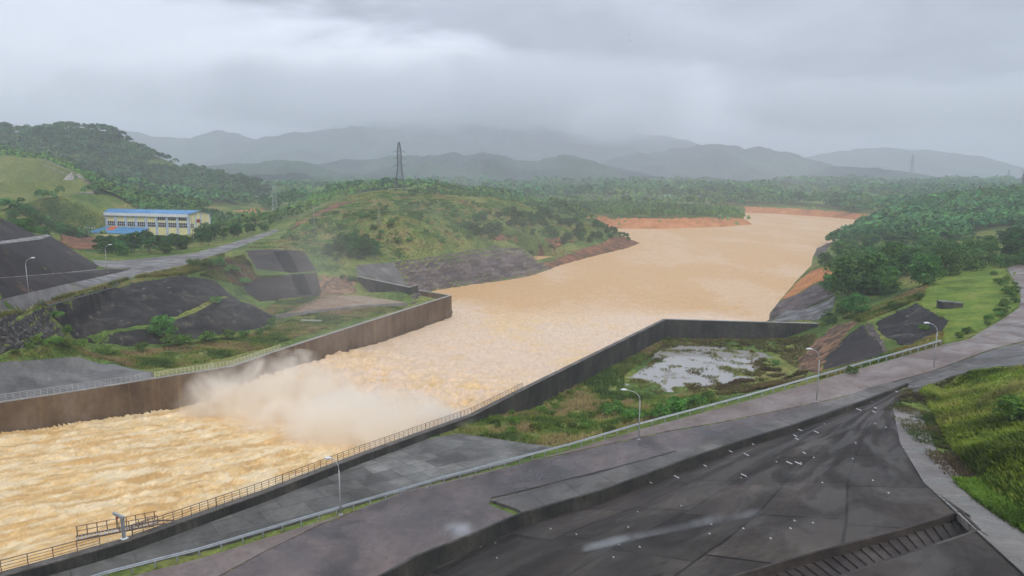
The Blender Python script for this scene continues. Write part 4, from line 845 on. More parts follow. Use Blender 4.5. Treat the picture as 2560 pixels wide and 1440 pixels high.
# ------------------------------------------------------------------ hoist and access walkway on the right wall
def hoist():
    b = [p for p in densify(wallR, .2) if abs(pix(p)[0] - 309) < 3][0]
    ax = (wallR[4] - wallR[3]).normalized(); ax.z = 0; rz = math.atan2(ax.y, ax.x)
    e = empty('davit_hoist', b, 'grey steel hoist post with red chain block on the wall', 'hoist', rz=rz); e.scale = (.8, .8, .8)
    MB().box((0, 0, .04), (.75, .75, .08)).build('base_plate', MT['white_paint'], e)
    m = MB(); m.box((0, -.13, 1.45), (.34, .05, 2.75)).box((0, .13, 1.45), (.34, .05, 2.75)).box((0, 0, 1.45), (.06, .22, 2.75)).build('post', MT['galv'], e)
    m = MB(); m.box((0, .75, 3.02), (.30, 2.3, .05)).box((0, .75, 2.78), (.30, 2.3, .05)).box((0, .75, 2.9), (.05, 2.3, .20)).build('jib', MT['galv'], e)
    rd = plain('red_paint', (0.45, 0.08, 0.05), rough=0.5)
    MB().tube([(0, 1.15, 2.76), (0, 1.15, 2.62), (0, 1.15, 2.45), (0, 1.15, 2.28)], [.06, .19, .19, .07], 10).build('chain_block', rd, e, smooth=True)
    c = MB()
    for k in range(14): c.box((0, 1.15 + (.03 if k % 2 else -.03), 2.2 - k * .11), (.05, .05, .10))
    c.build('chain', MT['rust_metal'], e)
hoist()
def walkway():
    """hinged steel walkway with handrails hung over the chute beside the wall"""
    A = [p for p in densify(wr, .2) if abs(pix(p)[0] - 400) < 4][0]
    far = at(190, 1352, 14.6); nr = at(395, 1311, 14.35)
    ax = (nr - far); ax.z = 0; ax.normalize(); n = Vector((-ax.y, ax.x, 0))     # n points over the water
    e = empty('steel_walkway', far, 'sloping steel walkway with handrails hanging over the chute by the hoist', 'walkway'); inv = Matrix.Translation(-e.location)
    w = 0.95; Lg = (nr - far).length
    def put(mb, nm, mt='rust_metal'): o = mb.build(nm, MT[mt], e); o.matrix_parent_inverse = inv
    for s in (0, 1): put(MB().bar(far + n * w * s, nr + n * w * s, .10, .16), 'stringer')
    g = MB(); k = int(Lg / .32)
    for i in range(k): p = far.lerp(nr, (i + .5) / k); g.bar(p, p + n * w, .16, .04)
    put(g, 'grating', 'metal')
    for i in range(9):
        p = far.lerp(nr, (i + .15) / 8.4) + n * w; put(MB().bar(p, p + Vector((0, 0, 1.05)), .07), 'post')
    for z in (1.05, .55): put(MB().bar(far + n * w + Vector((0, 0, z)), nr + n * w + Vector((0, 0, z)), .055), 'rail')
    m0 = far.lerp(nr, .52)
    for i in range(5): p = m0.lerp(nr, i / 4); put(MB().bar(p, p + Vector((0, 0, .95)), .06), 'post')
    for z in (.95, .5): put(MB().bar(m0 + Vector((0, 0, z * .35)), nr + Vector((0, 0, z)), .05), 'rail')
    put(MB().bar(nr + n * w, nr + ax * 1.4 + n * .2, .10, .12), 'landing_beam'); put(MB().bar(nr, nr + ax * 1.2 - n * .4, .10, .12), 'landing_beam')
walkway()
# weep pipes on the big slope
wp = [(1203, 1368, 0), (1362, 1293, 1), (1384, 1284, 1), (1406, 1276, 1), (1501, 1243, 1), (1530, 1232, 1), (1552, 1227, 1), (1572, 1215, 1), (1592, 1213, 1), (1631, 1209, 1), (1697, 1195, 1), (1689, 1178, 1), (1735, 1160, 1), (1742, 1157, 1), (1766, 1166, 1), (1773, 1149, 1), (1784, 1141, 1), (1831, 1127, 1), (1832, 1131, 1), (1872, 1139, 1), (1886, 1112, 1), (1992, 1091, 1), (1996, 1099, 1), (2005, 1077, 1), (2070, 1042, 1), (2073, 1045, 1), (2093, 1032, 1), (2181, 1004, 1), (2199, 994, 1), (2244, 980, 1), (2243, 979, 0),
      (1866, 1191, 1), (1980, 1160, 1), (2003, 1161, 1), (2014, 1134, 1), (2153, 1026, 1), (2192, 1021, 1), (2189, 1031, 1), (2189, 1060, 0), (2061, 1060, 0), (2046, 1082, 1), (2116, 1013, 0)]
r5 = random.Random(5)
for i in range(34):
    t, u = r5.random(), r5.random()
    x = 1230 + 1010 * t; y = 1330 - 290 * t + (20 + 230 * u) * (1 - .15 * t); wp.append((x, y, 0))
bvS = BVHTree.FromPolygons([tuple(v.co) for v in slope_o.data.vertices], [tuple(p.vertices) for p in slope_o.data.polygons])
sn = Vector((-.33, .12, .93))
for x, y, b in wp[:99]:
    d = ray(x, y).normalized(); h = bvS.ray_cast(Vector((0, 0, HC)), d)
    if not h[0]: continue
    p = h[0]; dr_ = Vector((-0.75, 0.66, 0.12)).normalized()
    mb = MB().tube([p - dr_ * .1, p + dr_ * (r5.uniform(.35, .7) if b else .10) + Vector((0, 0, .05))], 0.042 if b else 0.034, 6)
    mb.build('weep_pipe', MT['white_paint'], slope_o)
# ------------------------------------------------------------------ power house
def house():
    A = at(246, 592, 13.0); B = atD(474, 596, A.y - 22); B.z = 13.0
    # front wall runs from A (left) to B (right); gable face on the right runs back
    ax = B - A; ax.z = 0; Lf = ax.length; ax.normalize(); n = Vector((-ax.y, ax.x, 0)); rz = math.atan2(ax.y, ax.x)
    H = 14.4; W_ = 17.0; base = A.z
    e = empty('power_house', A, 'long pale yellow power house with blue roof and blue columns', 'building', rz=rz)
    ye = mat('yellow_render', [(0.4, (0.74, 0.68, 0.36)), (0.7, (0.82, 0.76, 0.44))], 0.15, rough=0.8, bump=0.05)
    bl = mat('blue_column', [(0.4, (0.42, 0.50, 0.68)), (0.7, (0.50, 0.58, 0.74))], 0.3, rough=0.7, bump=0.05)
    rf = mat('blue_sheet', [(0.4, (0.06, 0.20, 0.42)), (0.7, (0.10, 0.29, 0.52))], 0.08, rough=0.4, bump=0.0)
    gl_ = mat('window_glass', [(0.4, (0.02, 0.025, 0.03)), (0.7, (0.05, 0.05, 0.05))], 0.5, rough=0.15, bump=0.0)
    wh = MT['white_paint']; orr = mat('orange_sheet', [(0.4, (0.6, 0.12, 0.03)), (0.7, (0.7, 0.17, 0.05))], 0.5, rough=0.6)
    MB().add([(0, 0, -3), (Lf, 0, -3), (Lf, W_, -3), (0, W_, -3), (0, 0, H), (Lf, 0, H), (Lf, W_, H), (0, W_, H), (0, W_ / 2, H + 1.5), (Lf, W_ / 2, H + 1.5)],
             [(0, 1, 5, 4), (1, 2, 6, 9, 5), (2, 3, 7, 6), (3, 0, 4, 8, 7), (4, 5, 9, 8), (8, 9, 6, 7)]).build('wall', ye, e)
    r = MB()
    for s0, s1 in ((-0.9, W_ / 2), (W_ + 0.9, W_ / 2)):
        z0 = H + 0.05; z1 = H + 1.8
        vs = [(-1, s0, z0), (Lf + 1, s0, z0), (Lf + 1, s1, z1), (-1, s1, z1)]; r.add(vs + [(a, b, c + .18) for a, b, c in vs], [(0, 1, 2, 3), (4, 7, 6, 5), (0, 4, 5, 1), (1, 5, 6, 2), (2, 6, 7, 3), (3, 7, 4, 0)])
    ro = r.build('roof', rf, e)
    rd = MB()
    for i in range(12): rd.box((2 + i * (Lf - 4) / 11, W_ / 2, H + 2.1), (1.2, .8, .35))
    rd.build('ridge_vent', MT['cap'], ro)
    MB().box((Lf / 2, -1.0, H - .62), (Lf + 2.2, .3, 1.7)).build('fascia', wh, e)
    nb = 9; bw = Lf / nb
    for i in range(nb + 1): MB().box((i * bw, -0.28, H / 2 - 1.2), (1.15, .6, H + .6)).build('column', bl, e)
    def win(x, z, w_, h_, face=0, nx=4, nz=2):
        f = MB()
        if face == 0:
            g = MB().box((x, -0.03, z), (w_, .06, h_)).build('window', gl_, e)
            for k in range(nx + 1): f.box((x - w_ / 2 + k * w_ / nx, -0.09, z), (.13, .08, h_))
            for k in range(nz + 1): f.box((x, -0.105, z - h_ / 2 + k * h_ / nz), (w_, .07, .13))
        else:
            g = MB().box((Lf + .03, x, z), (.06, w_, h_)).build('window', gl_, e)
            for k in range(nx + 1): f.box((Lf + .09, x - w_ / 2 + k * w_ / nx, z), (.08, .13, h_))
            for k in range(nz + 1): f.box((Lf + .105, x, z - h_ / 2 + k * h_ / nz), (.07, w_, .13))
        f.build('frame', wh, g)
    for i in range(nb): win((i + .5) * bw, 8.3, bw - 1.5, 2.7)
    for i in (6, 7, 8): win((i + .5) * bw, 12.2, bw - 1.5, 2.7, nz=2)
    for y in (0.3, 5.5, 9.5, W_ - .3): MB().box((Lf + .12, y, H / 2 - 1), (.3, .7, H + 1.2 + (1.6 if 4 < y < 12 else 0))).build('column', bl, e)
    MB().box((Lf + .05, 7.6, 10.4), (.1, 3.2, 1.9)).build('sign_panel', mat('dark_red', [(0.4, (0.25, 0.03, 0.03)), (0.7, (0.4, 0.06, 0.05))], 0.4, rough=0.6), e)
    win(2.6, 8.0, 2.6, 2.4, 1, 3)
    # blue lean-to roof in front
    vs = [(-2.6, -9.5, 3.3), (40, -9.5, 3.3), (40, -0.6, 6.2), (2.5, -0.6, 6.2)]
    rl = MB().add(vs + [(a, b, c + .25) for a, b, c in vs], [(0, 1, 2, 3), (4, 7, 6, 5), (0, 4, 5, 1), (1, 5, 6, 2), (2, 6, 7, 3), (3, 7, 4, 0)]).build('lean_to_roof', rf, e)
    MB().box((18.9, -8.9, .4), (41, .3, 5.6)).build('lean_to_wall', ye, e)
    zz = lambda y: 3.3 + (y + 9.5) * 2.9 / 8.9 + .26
    MB().add([(12.5, -5.5, zz(-5.5)), (17.8, -5.5, zz(-5.5)), (17.2, -0.8, zz(-.8)), (11.8, -0.8, zz(-.8)), (12.5, -5.5, zz(-5.5) + .08), (17.8, -5.5, zz(-5.5) + .08), (17.2, -0.8, zz(-.8) + .08), (11.8, -0.8, zz(-.8) + .08)], [(4, 5, 6, 7), (0, 1, 5, 4), (1, 2, 6, 5), (2, 3, 7, 6), (3, 0, 4, 7)]).build('orange_sheet', orr, rl)
    return A, ax, n, Lf
HA, Hax, Hn, HL = house()
# switchyard beside it
def gantry(x, y, h, label):
    b = drop(x, y); e = empty('substation_frame', b, label, 'substation', 'switchyard frames left of the power house')
    for s in (-1, 1): MB().bar((s * 2.2, 0, -1), (s * 2.2, 0, h), .16).build('post', MT['metal'], e)
    MB().bar((-2.6, 0, h), (2.6, 0, h), .2).build('beam', MT['metal'], e)
    for k in (-1.4, 0, 1.4): MB().tube([(k, 0, h), (k, 0, h - .9)], .12, 6).build('insulator', MT['white_paint'], e)
for i, (x, y, h, l) in enumerate(((190, 590, 4.5, 'low grey switchyard frame farthest from the power house'), (212, 592, 5.5, 'grey switchyard frame in the middle of the row by the trees'), (232, 588, 4.5, 'grey switchyard frame nearest the yellow power house'))): gantry(x, y, h, l)
# ------------------------------------------------------------------ pylons and poles
def pylon(base, H, bw, label, arms, m='metal', ow=3.2, t=0.28, rz=0.3, waist=0.45, topw=0.4, group=None):
    e = empty('pylon', base, label, 'pylon', group, rz=rz)
    def hw(z):
        f = z / H
        return (bw / 2) + (ow / 2 * .62 - bw / 2) * f / waist if f < waist else (ow / 2 * .62 if f < .80 else ow / 2 * .62 + (topw - ow / 2 * .62) * (f - .80) / .20)
    zs_ = [0]; 
    while zs_[-1] < H * .985: zs_.append(min(H, zs_[-1] + max(hw(zs_[-1]) * 1.9, H / 26)))
    for sx, sy in ((-1, -1), (1, -1), (1, 1), (-1, 1)):
        l = MB()
        for a, b in zip(zs_[:-1], zs_[1:]): l.bar((sx * hw(a), sy * hw(a), a - (1 if a == 0 else 0)), (sx * hw(b), sy * hw(b), b), t)
        l.build('leg', MT[m], e)
    br = MB()
    for a, b in zip(zs_[:-1], zs_[1:]):
        ha, hb = hw(a), hw(b)
        for (x1, y1), (x2, y2) in (((-1, -1), (1, -1)), ((1, -1), (1, 1)), ((1, 1), (-1, 1)), ((-1, 1), (-1, -1))):
            br.bar((x1 * ha, y1 * ha, a), (x2 * hb, y2 * hb, b), t * .55); br.bar((x2 * ha, y2 * ha, a), (x1 * hb, y1 * hb, b), t * .55); br.bar((x1 * hb, y1 * hb, b), (x2 * hb, y2 * hb, b), t * .55)
    br.build('bracing', MT[m], e)
    for f, L_ in arms:
        z = f * H; c = MB(); h_ = hw(z)
        for s in (-1, 1): c.bar((s * h_, 0, z), (s * L_, 0, z - .5), t * .6); c.bar((s * h_, 0, z + 1.3), (s * L_, 0, z - .5), t * .45); c.bar((s * L_, 0, z - .5), (s * L_, 0, z - 1.6), t * .5)
        c.build('cross_arm', MT[m], e)
MT['dark_steel'] = plain('dark_steel', (0.06, 0.065, 0.08), rough=0.7)
def pyl(x, y, ytop, D, bw, label, **k):
    b = atD(x, y, D); t = atD(x, ytop, D); b.z = min(b.z, ground_z(b.x, b.y, BV1) + 1.5) if k.pop('gnd', True) else b.z
    pylon(b, t.z - b.z, bw, label, **k)
pyl(1000, 466, 354, 535, 7.2, 'tall dark lattice pylon on top of the scrubby hill', arms=((.52, 3.8), (.66, 4.4), (.80, 4.6)), m='dark_steel', ow=4.6, t=0.30, waist=.5)
pyl(688, 538, 465, 560, 5.0, 'pale lattice pylon on the plain right of the power house', arms=((.62, 4.4), (.80, 5.2), (.97, 4.2)), m='metal', ow=5.0, t=0.26)
pyl(2558, 492, 420, 700, 6.5, 'tall grey pylon at the right edge behind the woods', arms=((.6, 5), (.75, 5), (.9, 5)), m='dark_steel', ow=4.5, t=0.35)
pyl(2278, 440, 386, 2600, 14, 'faint distant pylon on the hazy far right ridge', arms=((.6, 12), (.75, 12), (.9, 12)), m='dark_steel', ow=9, t=0.9, gnd=False)
pyl(2520, 452, 424, 2400, 10, 'small faint pylon far off near the right edge', arms=((.6, 9), (.8, 9)), m='dark_steel', ow=7, t=0.7, gnd=False)
MT['pole'] = mat('pole', [(0.4, (0.25, 0.24, 0.21)), (0.7, (0.36, 0.34, 0.31))], 0.8, rough=0.9)
def pole(x, y, ytop, label, arm=1.4, r=.16, lean=0):
    b = drop(x, y, BV1); d = ray(x, ytop); t = b.y / d.y; H = HC + d.z * t - b.z
    e = empty('utility_pole', b, label, 'utility pole', 'concrete poles of the local power line')
    MB().tube([(0, 0, -1), (lean, 0, H)], [r * 1.3, r * .8], 8).build('shaft', MT['pole'], e, smooth=True)
    if arm: MB().bar((lean - arm / 2, 0, H - .5), (lean + arm / 2, 0, H - .5), .14).build('cross_arm', MT['dark_steel'], e)
pole(787, 592, 513, 'concrete pole on the grass above the revetment panels', 1.2, .17)
pole(948, 566, 521, 'concrete pole halfway up the scrubby hill', 1.4, .2)
pole(486, 608, 536, 'leaning concrete pole among trees by the power house', 0, .17, -.8)
pole(2293, 592, 553, 'left one of two thin poles in the right wood', 1.6, .14)
pole(2301, 594, 553, 'right one of two thin poles in the right wood', 1.6, .14)
pole(552, 560, 528, 'thin pole behind the power house to its right', .8, .14); pole(568, 562, 530, 'thin pole farther right behind the power house', .8, .14)
# ruined block on the meadow
bx = drop(2375, 770); e = empty('ruined_tank', Vector((bx.x, bx.y, ground_z(bx.x, bx.y))), 'low mossy concrete block ruin on the green meadow', 'ruin')
mb = MB().box((-1.3, 0, .75), (2.3, 2.6, 1.5)).box((1.3, .2, .6), (2.2, 2.2, 1.2)).box((0, 0, .4), (.5, 2, .8)); mb.build('block', MT['ladder'], e)
MB().box((-1.3, 0, 1.56), (2.6, 2.9, .14)).box((1.3, .2, 1.27), (2.5, 2.5, .12)).build('lid', MT['apron_l'], e)
# step strip (ladder drain) on the left revetments
for nm, (a, b), lb in (('ladder_drain', ((742, 686), (762, 738)), 'dark ladder drain on the lower revetment panel'), ('chute_drain', ((700, 628), (730, 681)), 'dark open drain on the upper revetment panel')):
    P0, P1 = drop(*a), drop(*b); r = MB(); n = 22
    tdir = (P1 - P0); sdir = Vector((tdir.y, -tdir.x, 0)).normalized()
    for i in range(n):
        p = P0.lerp(P1, (i + .5) / n); p.z = ground_z(p.x, p.y) + .22; r.bar(p - sdir * 2.4, p + sdir * 2.4, tdir.length / n * (.55 if nm[0] == 'l' else .98), .25)
    tag(r.build(nm, MT['black_conc']), lb, 'drain')
# far farm houses
for i, (x, y, w_, c_, lb) in enumerate(((1670, 497, 12, (0.35, 0.5, 0.5), 'far small house with pale green roof'), (1643, 503, 7, (0.7, 0.7, 0.72), 'far small white roofed hut left of the green roofed house'), (1747, 498, 6, (0.6, 0.6, 0.62), 'far small white hut among dark trees'))):
    b = atD(x, y, 1050); e = empty('farm_house', b, lb, 'house')
    MB().box((0, 0, 0), (w_, 7, 6)).build('wall', MT['cap'], e)
    MB().add([(-w_ / 2 - .5, -4.2, 3), (w_ / 2 + .5, -4.2, 3), (w_ / 2 + .5, 4.2, 3), (-w_ / 2 - .5, 4.2, 3), (-w_ / 2 - .5, 0, 5.2), (w_ / 2 + .5, 0, 5.2)], [(0, 1, 5, 4), (3, 4, 5, 2), (0, 4, 3), (1, 2, 5), (0, 3, 2, 1)]).build('roof', plain('roof_paint', c_), e)
# birds
bd = mat('feather', [(0.4, (0.02, 0.02, 0.02)), (0.7, (0.04, 0.04, 0.04))], 2)
for i, (x, y) in enumerate(((1243, 187), (1575, 74), (1573, 88), (1574, 103), (1575, 121))):
    c = atD(x, y, 240); b = empty('bird', c, ('small dark bird flying alone over the middle of the hills' if i == 0 else ('topmost', 'second highest', 'third highest', 'lowest')[i - 1] + ' of four dark birds in a vertical line high in the sky'), 'bird', None if i == 0 else 'birds high in the cloudy sky', rz=i)
    MB().add([(-.28, 0, 0), (0, .07, 0), (.25, 0, .02), (0, -.07, 0), (0, 0, .07), (0, 0, -.06), (-.42, .05, 0), (-.42, -.05, 0), (-.02, .09, .02), (.1, .08, .02), (-.05, .55, .14), (.02, .56, .14), (-.02, -.09, .02), (.1, -.08, .02), (-.05, -.55, .14), (.02, -.56, .14)],
             [(0, 1, 4), (1, 2, 4), (2, 3, 4), (3, 0, 4), (1, 0, 5), (2, 1, 5), (3, 2, 5), (0, 3, 5), (0, 6, 7), (8, 9, 11, 10), (12, 14, 15, 13)]).build('body', bd, b)
# ------------------------------------------------------------------ far hills (ridges with real depth)
hm = attr_mat('hill_green', nscale=0.004, namt=0.35)
def hill_mat():
    m = bpy.data.materials.new('hill_cover'); m.use_nodes = True; nt = m.node_tree; L = nt.links.new; b = nt.nodes['Principled BSDF']; b.inputs['Roughness'].default_value = 0.95; b.inputs['Specular IOR Level'].default_value = 0.1
    g = N(nt, 'ShaderNodeNewGeometry'); n1 = N(nt, 'ShaderNodeTexNoise', inp={'Scale': 0.0035, 'Detail': 4.0}); L(g.outputs['Position'], n1.inputs['Vector'])
    cr = N(nt, 'ShaderNodeValToRGB'); L(n1.outputs[0], cr.inputs[0]); e = cr.color_ramp.elements; e[0].position = .42; e[0].color = (0.024, 0.044, 0.034, 1); e[1].position = .58; e[1].color = (0.058, 0.10, 0.06, 1)
    n2 = N(nt, 'ShaderNodeTexNoise', inp={'Scale': 0.06, 'Detail': 6.0, 'Roughness': .7}); L(g.outputs['Position'], n2.inputs['Vector'])
    mr = N(nt, 'ShaderNodeMapRange', inp={1: 0.3, 2: 0.7, 3: .55, 4: 1.4}); L(n2.outputs[0], mr.inputs[0])
    vm = N(nt, 'ShaderNodeVectorMath', operation='SCALE'); L(cr.outputs[0], vm.inputs[0]); L(mr.outputs[0], vm.inputs['Scale']); L(vm.outputs[0], b.inputs['Base Color'])
    bp = N(nt, 'ShaderNodeBump', inp={'Strength': 1.0, 'Distance': 8.0}); L(n2.outputs[0], bp.inputs['Height']); L(bp.outputs[0], b.inputs['Normal'])
    return m
HM = hill_mat()
def ridge(sil, D, depth, seed, gul=0.12, foot=8, nx=220, ny=26, extend=0.0, rough=1.0, m=None):
    xs = np.array([s_[0] for s_ in sil], float); ys = np.array([s_[1] for s_ in sil], float)
    px_ = np.linspace(xs[0], xs[-1], nx); 
    # smooth silhouette
    py_ = np.interp(px_, xs, ys); k = max(1, nx // (len(xs) * 12)); ker = np.ones(2 * k + 1) / (2 * k + 1); py_ = np.convolve(np.pad(py_, k, mode='edge'), ker, 'valid')
    V = []; Zc = HC + (D) * np.array([ray(a, b).z / ray(a, b).y for a, b in zip(px_, py_)]); Xc = D * np.array([ray(a, 435).x / ray(a, 435).y for a in px_])
    Zc = np.maximum(Zc, foot + 1); end = np.clip(np.minimum(np.arange(nx), np.arange(nx)[::-1]) / (nx * .04), 0, 1); 
    rows = []
    for j in range(ny * 2 + 1):
        t = j / ny                               # 0 foot, 1 crest, 2 back foot
        y = D - depth * (1 - t); u = 1 - abs(1 - t)
        f = u * u * (3 - 2 * u) * .55 + u * .45
        X = Xc * (1 + 0.0 * t); warp = fbm(X / (depth * .5) + seed, np.full(nx, y / depth) + seed, 3) * .5
        gz = fbm(X / (depth * .28) + seed * 3 + warp, np.full(nx, y / (depth * .9)) + seed, 5, .5, True) - .3
        h = (Zc - foot) * f * (1 + gul * 3.2 * gz * (1 - u) * 1.6 * u) + (Zc - foot) * gul * gz * u * (1 - u) * 2.6
        cr_ = fbm(X / (depth * .12) + seed, np.full(nx, seed * 1.7), 5, .6); h = h + (Zc - foot) * (.08 * rough * cr_ * u)
        h = h + rough * (Zc - foot) * 0.022 * fbm(X / (depth * .03), np.full(nx, y / (depth * .03)), 3)
        rows.append(np.stack([X, np.full(nx, y), foot - 4 + h * np.where(end < 1, end, 1)], 1))
    V = np.vstack(rows); r, c = np.meshgrid(np.arange(ny * 2), np.arange(nx - 1), indexing='ij'); a = (r * nx + c).ravel()
    Fc = np.stack([a, a + 1, a + nx + 1, a + nx], 1)
    return tag(mesh_np('hills', V, Fc, m or HM, smooth=True), kind='structure'), V, Fc
ridge([(150, 345), (330, 330), (355, 328), (400, 341), (430, 335), (480, 343), (500, 340), (550, 326), (600, 335), (640, 348), (675, 337), (720, 347), (800, 330), (860, 318), (900, 314), (960, 330), (1060, 345), (1180, 352), (1300, 372), (1450, 400), (1600, 430)], 4300, 1500, 1.3, .3, nx=420)
ridge([(600, 372), (800, 335), (900, 302), (960, 296), (1040, 286), (1130, 290), (1230, 284), (1330, 300), (1450, 312), (1560, 332), (1680, 350), (1820, 382), (1960, 420)], 5300, 1700, 5.1, .25, nx=300)
ridge([(1400, 432), (1500, 405), (1600, 384), (1700, 368), (1770, 361), (1800, 363), (1860, 362), (1910, 370), (1960, 390), (2000, 408), (2030, 425), (2110, 437)], 3500, 1000, 8.7, .2, nx=300, rough=2.4)
ridge([(1900, 432), (1980, 402), (2050, 385), (2100, 375), (2200, 368), (2280, 372), (2350, 380), (2420, 398), (2500, 422), (2560, 432), (2750, 437)], 5000, 1300, 11.2, .2, nx=260)
ridge([(640, 450), (780, 420), (830, 408), (870, 395), (960, 392), (1050, 385), (1100, 383), (1135, 377), (1165, 386), (1205, 379), (1250, 388), (1300, 401), (1340, 402), (1395, 392), (1420, 394), (1480, 405), (1530, 413), (1600, 430), (1700, 446)], 2500, 900, 15.5, .35, nx=420)
ridge([(380, 440), (480, 415), (560, 404), (620, 407), (690, 397), (730, 400), (780, 405), (830, 425), (880, 446)], 1900, 500, 19.1, .3, nx=240)
ridge([(1980, 452), (2040, 430), (2080, 420), (2110, 413), (2160, 420), (2250, 423), (2310, 436), (2370, 441), (2440, 444), (2560, 449), (2700, 452)], 2600, 700, 22.2, .3, nx=260)
ridge([(1860, 464), (1920, 456), (1945, 448), (1975, 444), (2010, 448), (2060, 458), (2120, 468)], 1700, 300, 25.8, .2, nx=160)
ridge([(1400, 455), (1480, 442), (1560, 441), (1620, 437), (1690, 442), (1730, 446), (1765, 438), (1810, 444), (1870, 452), (1930, 460), (2000, 466)], 1950, 420, 28.4, .3, nx=240)
ridge([(560, 446), (640, 431), (700, 432), (735, 426), (765, 432), (800, 448)], 1500, 180, 31.4, .3, nx=140)
_, HV, HF = ridge([(-500, 300), (-200, 312), (0, 318), (60, 326), (110, 326), (160, 316), (225, 314), (290, 330), (340, 352), (400, 386), (450, 410), (520, 425), (600, 442), (660, 456), (700, 466)], 900, 260, 41.0, .12, nx=300, foot=12, m=MT['ground'])
BVH_ = BVHTree.FromPolygons([tuple(v) for v in HV], [tuple(int(i) for i in f) for f in HF])
# ------------------------------------------------------------------ vegetation
def leaf_cards(C, Rr, n, size, r_, base, var=0.25, up=0.35, flat=1.0):
    """n leaf clumps on blobs with centres C and radii Rr; returns verts, quads, tints"""
    C = np.asarray(C); Rr = np.asarray(Rr); k = r_.integers(0, len(C), n) if len(C) > 1 else np.zeros(n, int)
    w = Rr ** 2 / (Rr ** 2).sum(); k = r_.choice(len(C), n, p=w)
    d = r_.normal(size=(n, 3)); d /= np.linalg.norm(d, axis=1)[:, None]; d[:, 2] = np.where(d[:, 2] < -0.35, -d[:, 2], d[:, 2])
    rad = Rr[k] * (0.72 + 0.36 * r_.random(n)); P = C[k] + d * rad[:, None] * np.array([1, 1, flat])
    nrm = d + r_.normal(size=(n, 3)) * .55; nrm[:, 2] += up; nrm /= np.linalg.norm(nrm, axis=1)[:, None]
    t = np.cross(nrm, r_.normal(size=(n, 3))); t /= np.linalg.norm(t, axis=1)[:, None]; b = np.cross(nrm, t)
    s = size * (0.6 + 0.8 * r_.random(n)); a = s[:, None] * t * .5; b = s[:, None] * b * (.32 + .25 * r_.random(n))[:, None]
    V = np.stack([P - a, P - b + a * .1, P + a, P + b - a * .1], 1).reshape(-1, 3)
    bt = 1 + var * (r_.random(len(C)) - .5) * 1.4; tt = bt[k] * (1 + var * (r_.random(n) - .5) * 1.6)
    hue = r_.normal(size=n) * .06
    col = np.array(base)[None] * tt[:, None] * np.stack([1 + hue * 1.5, 1 + hue * .3, 1 - hue], 1)
    return V, np.arange(n * 4).reshape(-1, 4), np.repeat(np.clip(col, 0, 1), 4, axis=0)
def tree_proto(kind, r_):
    tr = MB()
    if kind == 'round':                       # broad dense crown low to the ground
        C, Rr = [], []
        for i in range(34):
            a = r_.random() * 6.28; q = r_.random() ** .6; z = .12 + .70 * r_.random(); w = .42 * math.sin(min(1, (z + .25)) * 2.4) ; C.append((math.cos(a) * q * w, math.sin(a) * q * w, z)); Rr.append(.10 + .09 * r_.random())
        n, s, base = 2400, .052, (0.078, 0.172, 0.042); h0 = .5
    elif kind == 'tall':                      # acacia: tall, airy, several heads
        C, Rr = [], []
        for i in range(20):
            a = r_.random() * 6.28; z = .35 + .6 * r_.random(); w = .26 * (1.1 - abs(z - .6)); q = r_.random() ** .5; C.append((math.cos(a) * q * w, math.sin(a) * q * w, z)); Rr.append(.065 + .07 * r_.random())
        n, s, base = 1500, .05, (0.066, 0.145, 0.042); h0 = .8
    elif kind == 'young':                     # narrow bright plantation tree
        C, Rr = [], []
        for i in range(14):
            z = .15 + .8 * r_.random(); w = .16 * (1.05 - z); a = r_.random() * 6.28; C.append((math.cos(a) * w, math.sin(a) * w, z)); Rr.append(.16 * (1.25 - z) + .02)
        n, s, base = 600, .07, (0.085, 0.16, 0.045); h0 = .8
    else:                                     # bush
        C, Rr = [], []
        for i in range(12):
            a = r_.random() * 6.28; q = r_.random() ** .5 * .42; C.append((math.cos(a) * q, math.sin(a) * q, .25 + .4 * r_.random())); Rr.append(.16 + .14 * r_.random())
        n, s, base = 800, .10, (0.10, 0.185, 0.045); h0 = .3
    V, Q, T_ = leaf_cards(C, Rr, n, s, r_, base)
    if kind in ('round', 'tall'):
        tr.tube([(0, 0, -.08), (.01, 0, .2), (-.01, .01, h0)], [.022, .017, .007], 7)
        for i in range(7):
            c = C[int(r_.integers(len(C)))]; tr.tube([(0, 0, .14 + .3 * r_.random()), (c[0] * .6, c[1] * .6, c[2] * .8), c], [.011, .008, .004], 5)
    else:
        for i in range(5):
            c = C[int(r_.integers(len(C)))]; tr.tube([(0, 0, -.05), (c[0] * .5, c[1] * .5, c[2] * .6), c], [.014, .010, .005], 5)
    return V, Q, T_, tr
PROTO = {}
def tree_get(kind, v, tone=None):
    key = (kind, v, tone)
    if key not in PROTO:
        r_ = np.random.default_rng(abs(hash((kind, v))) % 9999 if False else (sum(map(ord, kind)) * 13 + v * 7)); V, Q, T_, tr = tree_proto(kind, r_)
        if tone: T_ = np.clip(T_ * np.array(tone), 0, 1)
        a = mesh_np('crown', V, Q, MT['leaf'], cols=T_); b = tr.build('trunk' if kind in ('round', 'tall', 'young') else 'stems', MT['bark']); ma, mb = a.data, b.data
        bpy.data.objects.remove(a); bpy.data.objects.remove(b); PROTO[key] = (ma, mb)
    return PROTO[key]
PR = random.Random(11)
